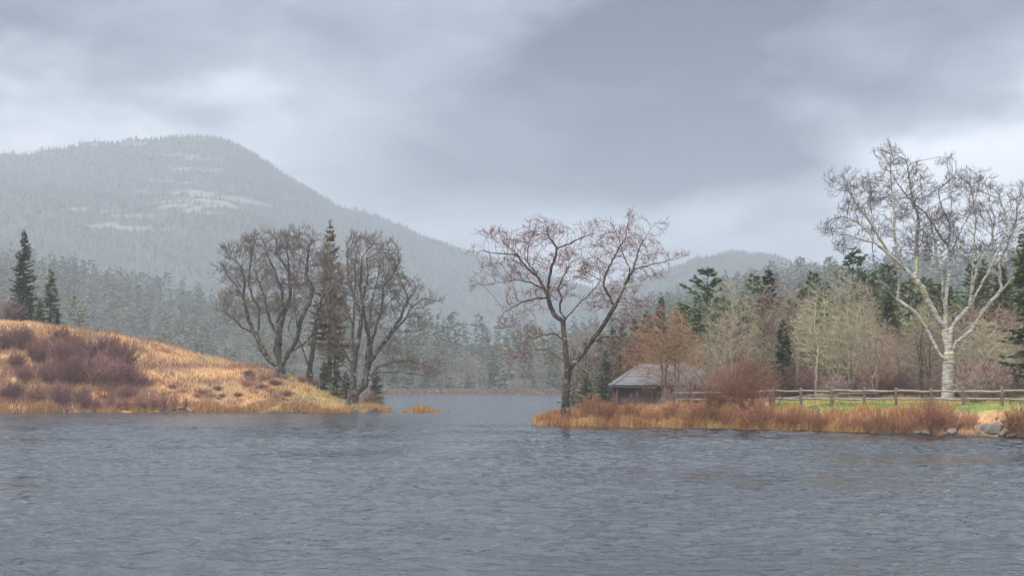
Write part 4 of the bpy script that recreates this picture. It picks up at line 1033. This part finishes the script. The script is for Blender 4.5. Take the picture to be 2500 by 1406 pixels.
plant_shrub('grey_a', 'grey_shrub', 12, 770, 62, 'grey-brown bare bush on the hill crest beside the tallest spruce', d=193, wide=1.2)
plant_shrub('grey_a', 'grey_shrub', 30, 770, 50, 'smaller grey-brown bare bush under the tallest spruce', d=194)
for px, by, hp in ((270, 1000, 42), (292, 1002, 48), (335, 1002, 46), (352, 1003, 50), (375, 1003, 44), (398, 1003, 40), (425, 1003, 42), (452, 1004, 34), (310, 1003, 30), (235, 1003, 30)):
    plant_shrub('upright', 'upright_shrub', px, by, hp, 'upright dark leafless shrub along the waterline under the hill', 'upright shrubs along the hill waterline')
hp_r = np.random.default_rng(71)
for k in range(46):
    px = hp_r.uniform(395, 700); by = float(left_crest(px)) + (1000 - float(left_crest(px))) * hp_r.uniform(0.25, 0.85)
    if math.sin(px * 0.021 + 1.0) + math.sin(by * 0.06) < -0.2: continue
    plant_shrub(random.choice(['mar_b', 'red_b']), 'low_shrub', px, by, hp_r.uniform(6, 14), 'low dark red heath tuft on the open straw slope', 'low heath tufts on the straw slope', wide=hp_r.uniform(1.3, 2.6))
for px, by, hp in ((1000, 995, 26), (1025, 998, 34), (1048, 997, 22), (925, 985, 24), (945, 988, 22), (905, 985, 28), (740, 925, 18), (770, 935, 20), (870, 955, 18)):
    plant_shrub('red_a', 'shore_shrub', px, by, hp, 'small reddish shrub by the tip of the grassy slope', 'small shrubs at the tip of the grassy slope', wide=1.2, d=None if px < 960 else 155)
plant_shrub('round', 'round_shrub', 1822, 0, 0, 'big rounded red-brown leafless shrub in front of the rail fence', wide=0.85, d=95.2, hm=3.5)
plant_shrub('round', 'round_shrub', 1748, 0, 0, 'lower rounded shrub leaning left of the big rounded one', wide=0.8, d=97.2, hm=2.2)
plant_shrub('grey_a', 'thicket_shrub', 2398, 958, 95, 'dark grey thicket right of the birch behind the fence', wide=1.4, d=97)
plant_shrub('grey_a', 'thicket_shrub', 2450, 958, 80, 'dark thicket bush between the birch and the end spruce', wide=1.4, d=96)
def bank_where(px):
    return ('on the grassy point under the lone maple' if px < 1480 else 'on the bank below the boathouse' if px < 1670 else 'in front of the rounded shrubs' if px < 1910 else 'on the bank below the first fence spans' if px < 2100 else 'on the lawn edge before the rocks' if px < 2235 else 'among the bank stones')
for px, py, hp in ((1420, 1020, 44), (1445, 1022, 52), (1470, 1030, 50), (1495, 1022, 46), (1540, 1026, 44), (1640, 1028, 46), (1700, 1034, 52), (1722, 1036, 56), (1752, 1038, 60), (1785, 1040, 48), (1842, 1042, 62), (1868, 1044, 58), (1905, 1044, 48), (1942, 1046, 44), (1975, 1048, 50), (2004, 1049, 44), (1590, 1034, 36), (2125, 1052, 46), (2152, 1053, 48),
                   (2095, 1050, 36), (2250, 1052, 66), (2275, 1054, 76), (2300, 1050, 64), (2365, 1048, 44), (2480, 1062, 58), (2500, 1062, 66), (2060, 1050, 34), (2185, 1055, 36), (2215, 1056, 38), (1660, 1038, 34), (1385, 1030, 30), (2330, 1055, 36)):
    plant_shrub(random.choice(['red_a', 'red_b']), 'bank_shrub', px, py, hp, 'red-brown twiggy shrub ' + bank_where(px), 'red-brown shrubs ' + bank_where(px))

for k in range(34):
    px = 1890 + (2560 - 1890) * (k + random.random()) / 34; d = random.uniform(109, 124)
    key = random.choice(['grey_a', 'grey_a', 'mar_b'])
    plant_shrub(key, 'understorey_shrub', px, 0, 0, ('grey twiggy undergrowth bush below ' if key == 'grey_a' else 'reddish twiggy undergrowth bush below ') + wood_where(px), ('grey' if key == 'grey_a' else 'reddish') + ' undergrowth below ' + wood_where(px), d=d, hm=random.uniform(1.2, 2.8), wide=1.3)
for px, d, hm, t in ((1668, 107.5, 1.9, 'grey bare bush screening the right half of the boathouse'), (1700, 106, 2.3, 'grey bare bush where the fence meets the boathouse'), (1640, 109, 1.6, 'low grey bush under the orange-brown tree by the boathouse'), (1738, 106, 2.9, 'tall grey bush hiding the far end of the boathouse roof'), (1765, 107, 2.6, 'grey bush behind the bleached fence run'), (1545, 108.5, 1.3, 'low grey bush at the lake corner of the boathouse')):
    plant_shrub('grey_a', 'grey_shrub', px, 0, 0, t, d=d, hm=hm, wide=1.2)
# ------------------------------------------------------------------ grasses
def blades(name, P, H_, Wd, Cl, label, r, lean=0.35, cat='grass'):
    n = len(P); an = r.uniform(0, 6.283, n); dv = np.stack([np.cos(an), np.sin(an), np.zeros(n)], 1)
    bend = (lean * r.uniform(0.2, 1.6, n) * H_)[:, None]
    wv = np.stack([-np.sin(an + r.normal(0, .6, n)), np.cos(an), np.zeros(n)], 1) * (Wd / 2)[:, None]
    wv[:, 0] = np.sign(wv[:, 0] + 1e-6) * np.maximum(np.abs(wv[:, 0]), Wd * 0.35)
    up = np.array([0, 0, 1.0]); h = H_[:, None]
    v0 = P - wv; v1 = P + wv; m_ = P + dv * bend * 0.35 + up * h * 0.6; t = P + dv * bend + up * h * (1 - 0.12 * r.random((n, 1)))
    V = np.stack([v0, v1, m_ - wv * 0.8, m_ + wv * 0.8, t], 1).reshape(-1, 3); o = np.arange(n) * 5
    Q = np.stack([o, o + 1, o + 3, o + 2], 1); Tt = np.stack([o + 2, o + 3, o + 4], 1)
    me = to_mesh(name, V, Q, Tt, None, np.repeat(Cl, 5, axis=0), smooth=True)
    return tag(link(name, me, M['grass']), label, cat, None, 'stuff')
g_ = np.random.default_rng(14)
def lerp(a, b, t): return np.array(a)[None] * (1 - t[:, None]) + np.array(b)[None] * t[:, None]
# right bank
n = 52000
px = g_.uniform(1284, 2620, n); u = g_.random(n) ** 1.2 * 8.0 + 0.05; d = right_shore(px) + u
x = (px - CX) / F * d; z = Hfun(x, d)
cl = 0.5 + 0.5 * wob(x, d * 1.4, 2.6, 7, 10)
tall = np.where(px < 1860, 1.0, np.interp(u, [0, 2.6, 3.4, 8], [0.95, 0.75, 0.26, 0.16]))
tall = tall * np.interp(px, [1280, 1330, 1420, 1900, 2250, 2400], [0.45, 0.75, 1.0, 1.0, 0.9, 0.55])
hh = np.clip((0.45 + 0.5 * cl), 0.25, 1.1) * tall * g_.uniform(0.6, 1.2, n)
ok = (z > 0.02) & ~((px > 1860) & (u > 3.6) & (g_.random(n) < 0.35)) & (g_.random(n) < np.interp(px, [2230, 2300, 2620], [1, 0.16, 0.16]) + (u > 4))
gold = lerp((0.56, 0.32, 0.11), (0.48, 0.34, 0.17), g_.random(n)); rust = lerp((0.34, 0.15, 0.075), (0.44, 0.24, 0.11), g_.random(n))
tt = sm(0.5 + 0.6 * wob(x, d * 1.2, 4.5, 17, 10)); C_ = gold * tt[:, None] + rust * (1 - tt[:, None])
green = lerp((0.15, 0.27, 0.05), (0.30, 0.31, 0.09), g_.random(n)); gm_ = (sm((px - 1850) / 150) * sm((u - 2.9) / 0.8) * (g_.random(n) < 0.82))[:, None]
C_ = C_ * (1 - gm_) + green * gm_
blades('bank_grass', np.stack([x, d, z - 0.03], 1)[ok], hh[ok], np.full(ok.sum(), 0.028), C_[ok], 'golden and rusty tall grass on the right bank', g_)
# lawn behind the fence
n = 16000
px = g_.uniform(1880, 2600, n); d = g_.uniform(90, 116, n); x = (px - CX) / F * d; z = Hfun(x, d); tt = sm(0.4 + 0.5 * wob(x, d, 4, 22, 10))
C_ = lerp((0.17, 0.27, 0.06), (0.52, 0.36, 0.15), tt)
blades('lawn_grass', np.stack([x, d, z - 0.02], 1), g_.uniform(0.08, 0.26, n) * (1 + tt), np.full(n, 0.03), C_, 'short green and straw lawn grass around the rail fence', g_)
# left hill sward
n = 46000
px = g_.uniform(-80, 985, n); d = 151.5 + g_.random(n) ** 1.1 * 44; x = (px - CX) / F * d; z = Hfun(x, d)
ok = z > 0.05; C0 = cover(x, d, z, px) * g_.uniform(0.75, 1.35, (n, 1))
blades('hill_grass', np.stack([x, d, z - 0.02], 1)[ok], g_.uniform(0.15, 0.42, n)[ok], np.full(ok.sum(), 0.05), np.clip(C0, 0, .8)[ok], 'dry straw-coloured grass covering the left hill', g_)
# loose rust and maroon brush running down the slope
n = 32000
px = g_.uniform(-80, 760, n); d = 151.5 + g_.random(n) ** 1.4 * 34; x = (px - CX) / F * d; z = Hfun(x, d)
cl = wob(x, d * 1.5, 10, 12, 8) + 0.7 * wob(x, d, 3.5, 25, 10); reach = np.interp(px, [0, 250, 330, 450, 760], [1.2, 1.1, 0.6, 0.2, -0.1])
ok = (z > 0.1) & (cl > 0.35 - reach * np.interp(d, [151, 165, 185], [1.2, 1.0, 0.2]))
C_ = lerp((0.30, 0.15, 0.11), (0.22, 0.13, 0.11), g_.random(n)); C_[g_.random(n) < 0.25] = (0.46, 0.28, 0.13)
blades('hill_brush', np.stack([x, d, z - 0.03], 1)[ok], (g_.uniform(0.35, 1.25, n) * np.interp(px, [300, 500], [1, 0.55]))[ok], np.full(ok.sum(), 0.035), C_[ok], 'loose rust-red brush running down the left hill to the waterline', g_, 0.3, 'brush')
# reeds at the left waterline and on the tip
n = 16000
px = np.concatenate([g_.uniform(-60, 960, 12500), g_.normal(1030, 24, 3500)]); d = np.concatenate([151.0 + g_.random(12500) * 3.2, 154.5 + g_.normal(0, 0.8, 3500)])
x = (px - CX) / F * d; z = np.maximum(Hfun(x, d), -0.02); cl = 0.5 + 0.5 * wob(x, d, 6, 27, 10)
ok = (cl > 0.25) | (px > 960)
ht = np.clip(0.35 + 0.9 * cl, 0.3, 1.4) * g_.uniform(0.5, 1.15, n) * np.where(px > 960, np.interp(np.abs(px - 1030), [0, 55], [1.15, 0.3]), np.interp(px, [0, 300, 850, 960], [1.0, 1.0, 0.7, 0.3]))
C_ = lerp((0.50, 0.29, 0.12), (0.38, 0.20, 0.10), g_.random(n))
blades('shore_reeds', np.stack([x, d, z - 0.03], 1)[ok], ht[ok], np.full(ok.sum(), 0.04), C_[ok], 'tan reeds along the waterline of the left bank', g_)
# far shore red heath
n = 9000
px = g_.uniform(860, 1560, n); st = np.interp(px, [820, 900, 1330, 1480, 1700], [400, 452, 448, 420, 240]); d = st + g_.uniform(0, 12, n); x = (px - CX) / F * d; z = np.maximum(Hfun(x, d), 0.0)
blades('far_shore_heath', np.stack([x, d, z], 1), g_.uniform(0.5, 1.3, n), np.full(n, 0.25), lerp((0.22, 0.125, 0.095), (0.29, 0.19, 0.125), g_.random(n)), 'reddish heath fringe along the far shore of the lake', g_)

# ------------------------------------------------------------------ rail fence
m, nt, b = new_mat('weathered_rail_wood')
n1 = noise(nt, 3.0, 5, (1, 1, 8), 0.6)
L(nt, ramp(nt, n1, [(0.3, (0.17, 0.135, 0.11)), (0.7, (0.38, 0.33, 0.29))]), b.inputs['Base Color']); b.inputs['Roughness'].default_value = 0.85; bump(nt, b, n1, 0.5, 0.02)
M['rail'] = m
m, nt, b = new_mat('dark_post_wood')
n1 = noise(nt, 4.0, 5, (4, 4, 0.8), 0.6)
L(nt, ramp(nt, n1, [(0.3, (0.09, 0.062, 0.05)), (0.7, (0.22, 0.155, 0.12))]), b.inputs['Base Color']); b.inputs['Roughness'].default_value = 0.9; bump(nt, b, n1, 0.6, 0.02)
M['post'] = m
def pole(p0, p1, r0, r1, seed, sides=8, n=6, wobble=0.02, taper_ends=False):
    r = np.random.default_rng(seed); p0 = np.array(p0, float); p1 = np.array(p1, float); d = norm(p1 - p0); ref = np.array([0, 0, 1.]) if abs(d[2]) < .8 else np.array([1., 0, 0])
    a = norm(np.cross(d, ref)); b_ = np.cross(d, a); V = []; pr = r.uniform(0.88, 1.12, sides)
    for i in range(n + 1):
        u = i / n; c = p0 + (p1 - p0) * u + (r.normal(0, wobble, 3) if 0 < i < n else 0)
        rr = (r0 + (r1 - r0) * u) * r.uniform(0.93, 1.07) * (0.6 if taper_ends and i in (0, n) else 1)
        for k in range(sides):
            an = 6.283 * k / sides; V.append(c + rr * pr[k] * (math.cos(an) * a + math.sin(an) * b_))
    Q = [(i * sides + k, i * sides + (k + 1) % sides, (i + 1) * sides + (k + 1) % sides, (i + 1) * sides + k) for i in range(n) for k in range(sides)]
    V.append(p0); V.append(p1); c0 = len(V) - 2
    Tt = [(c0, (k + 1) % sides, k) for k in range(sides)] + [(c0 + 1, n * sides + k, n * sides + (k + 1) % sides) for k in range(sides)]
    return np.array(V), np.array(Q), np.array(Tt)
def fence(name, label, stations, rails, hp, seed, post_r=0.10, rail_r=0.075):
    g0 = ground(*stations[0][:2]); root = tag(empty(name, g0), label, 'fence'); rnd = np.random.default_rng(seed); prev = None
    for i, st_ in enumerate(stations):
        g = ground(st_[0], st_[1]) if len(st_) == 2 else np.append(ground(st_[0], st_[1])[:2], st_[2])
        hh = hp + rnd.uniform(-.06, .08)
        V, Q, Tt = pole(g - g0 - np.array([0, 0, .3]), g - g0 + np.array([rnd.normal(0, .02), 0, hh]), post_r, post_r * 0.92, seed + i, 8, 4, 0.008)
        link('post', to_mesh('post', V, Q, Tt), M['post'], root)
        if prev is not None:
            for rz in rails:
                a = prev + np.array([0, 0, rz + rnd.normal(0, .02)]); c = g + np.array([0, 0, rz + rnd.normal(0, .02)])
                dv = norm(c - a); V, Q, Tt = pole(a - g0 - dv * 0.14 + np.array([0, 0, .02]), c - g0 + dv * 0.14 - np.array([0, 0, .02]), rail_r * rnd.uniform(.9, 1.15), rail_r * rnd.uniform(.85, 1.1), seed * 7 + i * 3 + int(rz * 10), 7, 6, 0.014, True)
                link('rail', to_mesh('rail', V, Q, Tt), M['rail'], root)
        prev = g
    return root
fence('rail_fence', 'weathered two-rail fence along the lawn in front of the birch', [(1889, 97, 1.58), (1956, 95.3, 1.59), (2031, 93.6, 1.60), (2110, 92.2, 1.61), (2188, 91, 1.61), (2272, 90, 1.62), (2352, 89.2, 1.62), (2447, 88.4, 1.63), (2545, 87.8, 1.63)], (0.47, 0.98), 1.22, 301)
fence('rail_fence', 'bleached rail fence run from the big round shrub toward the boathouse', [(1880, 97.6, 1.57), (1808, 100, 1.50), (1735, 103, 1.46), (1690, 105, 1.44), (1645, 108, 1.42)], (0.45, 0.95), 1.12, 401)
fence('rail_fence', 'low far rail run crossing the lawn behind the fence corner', [(1904, 101), (1972, 104), (2048, 107), (2125, 110), (2195, 113)], (0.55,), 0.72, 501, 0.06, 0.05)

# ------------------------------------------------------------------ boathouse
def box(c, s):
    c = np.array(c, float); s = np.array(s, float) / 2
    V = np.array([[x, y, z] for x in (-1, 1) for y in (-1, 1) for z in (-1, 1)]) * s + c
    return V, np.array([(0, 1, 3, 2), (4, 6, 7, 5), (0, 4, 5, 1), (2, 3, 7, 6), (0, 2, 6, 4), (1, 5, 7, 3)])
m, nt, b = new_mat('grey_board_wall')
n1 = noise(nt, 2.0, 5, (9, 9, 0.6), 0.6)
L(nt, ramp(nt, n1, [(0.3, (0.13, 0.125, 0.125)), (0.7, (0.27, 0.255, 0.25))]), b.inputs['Base Color']); b.inputs['Roughness'].default_value = 0.9; bump(nt, b, n1, 0.6, 0.03)
M['wall'] = m
m, nt, b = new_mat('weathered_shingle_roof')
tcn = N(nt, 'ShaderNodeTexCoord'); br = N(nt, 'ShaderNodeTexBrick'); L(nt, tcn.outputs['UV'], br.inputs['Vector'])
n1 = noise(nt, 1.3, 5, None, 0.65); n2 = noise(nt, 14, 3, (1, 1, 5), 0.6)
f = math_node(nt, 'ADD', math_node(nt, 'MULTIPLY', n1, 0.6), math_node(nt, 'MULTIPLY', n2, 0.4))
L(nt, ramp(nt, f, [(0.3, (0.11, 0.107, 0.107)), (0.7, (0.25, 0.24, 0.237))]), b.inputs['Base Color']); b.inputs['Roughness'].default_value = 0.8; bump(nt, b, n2, 0.7, 0.03)
M['roof'] = m
m, nt, b = new_mat('dark_trim'); b.inputs['Base Color'].default_value = (0.09, 0.08, 0.075, 1); b.inputs['Roughness'].default_value = 0.9; M['trim'] = m
dh = 113.0; sc = dh / F
xl, xr = (1497 - CX) * sc, (1768 - CX) * sc; ez = 2.98; rz_ = 4.72; dep = 6.4; gz_ = 0.72
hr = tag(empty('boathouse', ((xl + xr) / 2, dh + dep / 2, gz_)), 'low grey shingled boathouse with hipped roof beside the lake', 'house')
O = np.array([(xl + xr) / 2, dh + dep / 2, gz_])
hw, hd = (xr - xl) / 2, dep / 2; rl = hw - 2.55
# roof of overlapping shingle courses on each slope
def slope(a, b_, c, d_, n=12, th=0.03):
    """courses between eave a-b and ridge d-c"""
    a, b_, c, d_ = [np.array(v, float) for v in (a, b_, c, d_)]; V, Q = [], []
    nrm = norm(np.cross(b_ - a, (d_ + c) / 2 - a)); 
    for i in range(n):
        u0, u1 = i / n, min(1.0, (i + 1.15) / n)
        p = [a + (d_ - a) * u0 + nrm * th, b_ + (c - b_) * u0 + nrm * th, b_ + (c - b_) * u1, a + (d_ - a) * u1, a + (d_ - a) * u0 - nrm * 0.01, b_ + (c - b_) * u0 - nrm * 0.01]
        k = len(V); V += p; Q += [(k, k + 1, k + 2, k + 3), (k + 4, k + 5, k + 1, k)]
    return V, Q
ze, zr2 = ez - gz_, rz_ - gz_
e1, e2, e3, e4 = (-hw, -hd, ze), (hw, -hd, ze), (hw, hd, ze), (-hw, hd, ze); r1, r2 = (-rl, 0, zr2), (rl, 0, zr2)
V, Q = [], []
for s4 in ((e1, e2, r2, r1), (e2, e3, r2, r2), (e3, e4, r1, r2), (e4, e1, r1, r1)):
    v, q_ = slope(*s4); k = len(V); V += v; Q += [tuple(i + k for i in f_) for f_ in q_]
roof = link('roof', to_mesh('roof', np.array(V), np.array(Q), smooth=False), M['roof'], hr)
for p, q_ in ((r1, r2), (e1, r1), (e2, r2), (e3, r2), (e4, r1)):
    V, Q, Tt = pole(np.array(p) + [0, 0, .035], np.array(q_) + [0, 0, .035], 0.05, 0.05, 5, 6, 2, 0); link('ridge_cap', to_mesh('ridge_cap', V, Q, Tt), M['roof'], roof)
for c, s_ in (((0, -hd + .06, ze - .10), (2 * hw - .1, .05, .16)), ((0, hd - .06, ze - .10), (2 * hw - .1, .05, .16)), ((-hw + .06, 0, ze - .10), (.05, dep - .24, .16)), ((hw - .06, 0, ze - .10), (.05, dep - .24, .16))):
    link('fascia', to_mesh('fascia', *box(c, s_), smooth=False), M['trim'], roof)
wi = 0.55
for c, s_ in (((0.9, -hd + wi + 0.5, ze / 2 - .16), (2 * hw - 2 * wi - 1.8, .1, ze - .25)), ((0, hd - wi, ze / 2 - .16), (2 * hw - 2 * wi, .1, ze - .25)), ((-hw + wi + 1.8, 0.3, ze / 2 - .16), (.1, dep - 2 * wi - .8, ze - .25)), ((hw - wi, 0.3, ze / 2 - .16), (.1, dep - 2 * wi - .8, ze - .25))):
    link('wall', to_mesh('wall', *box(c, s_), smooth=False), M['wall'], hr)
for k in range(6):
    xx = -hw + .35 + k * (2 * hw - .7) / 5
    V, Q, Tt = pole((xx, -hd + .38, -.4), (xx, -hd + .38, ze - .05), .085, .08, 70 + k, 8, 3, .005); link('porch_post', to_mesh('porch_post', V, Q, Tt), M['post'], hr)
    if k < 5:
        V, Q, Tt = pole((xx + .09, -hd + .38, .95), (xx - .09 + (2 * hw - .7) / 5, -hd + .38, .95), .045, .045, 90 + k, 6, 2, .004); link('railing', to_mesh('railing', V, Q, Tt), M['trim'], hr)
for yy in (-.9, 1.2): 
    V, Q, Tt = pole((-hw + .35, yy, -.6), (-hw + .35, yy, ze - .05), .085, .08, 80, 8, 3, .005); link('porch_post', to_mesh('porch_post', V, Q, Tt), M['post'], hr)
link('floor_deck', to_mesh('floor_deck', *box((0, 0, 0.1), (2 * hw - .5, dep - .5, .16)), smooth=False), M['wall'], hr)

# ------------------------------------------------------------------ shore boulders
m, nt, b = new_mat('granite')
n1 = noise(nt, 2.2, 6, None, 0.7); n2 = noise(nt, 0.9, 4, None, 0.6)
c = ramp(nt, n1, [(0.3, (0.10, 0.088, 0.08)), (0.65, (0.24, 0.205, 0.185))])
lf = N(nt, 'ShaderNodeMapRange'); L(nt, n2, lf.inputs[0]); lf.inputs[1].default_value = 0.55; lf.inputs[2].default_value = 0.7
c = mix_rgb(nt, lf.outputs[0], c, (0.20, 0.19, 0.12)); L(nt, c, b.inputs['Base Color']); b.inputs['Roughness'].default_value = 0.85; bump(nt, b, n1, 0.7, 0.05)
M['rock'] = m
import bmesh
ROCK = []
for k in range(7):
    r = np.random.default_rng(200 + k); bm = bmesh.new()
    for v in norm(r.normal(0, 1, (26, 3))) * r.uniform(0.85, 1.0, (26, 1)) * np.array([1, .8, .62]): bm.verts.new(np.clip(v, [-.8, -.65, -.45], [.85, .7, .42 + .1 * (k % 3)]))
    bmesh.ops.convex_hull(bm, input=bm.verts); bmesh.ops.delete(bm, geom=[v for v in bm.verts if not v.link_faces], context='VERTS')
    bmesh.ops.bevel(bm, geom=bm.edges[:], offset=0.05, segments=1, affect='EDGES', profile=0.6)
    me = bpy.data.meshes.new('boulder'); bm.to_mesh(me); bm.free(); me.materials.append(M['rock']); ROCK.append(me)
rk = np.random.default_rng(33)
spots = [(2425, 1056, 1.15, 'largest flat-topped granite boulder at the waterline under the rail fence'), (2455, 1062, 0.7, 'rounded granite boulder right of the flat-topped one'), (2478, 1066, 0.62, 'rounded grey boulder at the water near the bank end'), (2390, 1050, 0.6, 'grey boulder left of the flat-topped one'),
         (2325, 1060, 0.75, 'long low granite slab lying at the waterline below the red shrub'), (2262, 1060, 0.55, 'pointed grey boulder at the left end of the rock bank')]
for k in range(40):
    px = rk.uniform(2235, 2620); py = rk.uniform(1012, 1066) if px > 2330 else rk.uniform(1036, 1062); spots.append((px, py, rk.uniform(0.14, 0.42), 'grey granite stone in the tumbled rock bank'))
for i, (px, py, sz, lb) in enumerate(spots):
    sz *= 0.7 if i < 6 else 0.9
    d = ray(px, py, 70, 110, None) or right_shore(px) + 0.5
    d = max(d, float(right_shore(px)) + 0.15); g = ground(px, d)
    o = link('boulder', ROCK[i % 7]); o.location = (g[0], g[1], g[2] + sz * 0.18); o.rotation_euler = (rk.normal(0, .18), rk.normal(0, .18), rk.uniform(0, 6.28)); o.scale = (sz * rk.uniform(.9, 1.4), sz, sz * rk.uniform(.75, 1.05))
    tag(o, lb, 'rock', 'stones of the tumbled rock bank' if i >= 6 else None)

lg_r = np.random.default_rng(91)
for k in range(16):
    px = lg_r.uniform(20, 930); d = 151.2 + lg_r.uniform(0.1, 1.6); g = ground(px, d); sz = lg_r.uniform(0.16, 0.42)
    o = link('shore_stone', ROCK[k % 7]); o.location = (g[0], g[1], max(g[2], -0.02) + sz * 0.15); o.rotation_euler = (0, 0, lg_r.uniform(0, 6.28)); o.scale = (sz * 1.3, sz, sz * 0.7)
    tag(o, 'grey stone at the waterline under the straw hill', 'rock', 'stones along the hill waterline')
for (pa, pb, d, h1, t) in ((338, 352, 152.6, 0.75, 'bleached dead branch leaning out of the hill waterline brush'), (868, 905, 153.0, 0.18, 'fallen grey log lying at the foot of the shore tree'), (2330, 2362, 84.5, 0.5, 'bare grey driftwood stick among the bank stones')):
    a = ground(pa, d); c = ground(pb, d + 0.4); c = c + np.array([0, 0, h1])
    V, Q, Tt = pole((0, 0, 0.02), c - a, 0.07, 0.03, 600 + pa, 7, 7, 0.05, True)
    o = link('driftwood', to_mesh('driftwood', V, Q, Tt), M['rail']); o.location = tuple(a); tag(o, t, 'driftwood')
# ------------------------------------------------------------------ haze
V, Q = box((0, 1000, 180), (7200, 3800, 366)); 
hz_m = bpy.data.materials.new('mist'); hz_m.use_nodes = True; nt = hz_m.node_tree; nt.nodes.clear()
pv = N(nt, 'ShaderNodeVolumePrincipled'); pv.inputs['Color'].default_value = (0.575, 0.61, 0.665, 1); pv.inputs['Density'].default_value = 0.00055; pv.inputs['Anisotropy'].default_value = 0.0
mo = N(nt, 'ShaderNodeOutputMaterial'); L(nt, pv.outputs[0], mo.inputs['Volume'])
hz_o = link('haze', to_mesh('haze', V, Q, smooth=False), hz_m); tag(hz_o, kind='stuff')
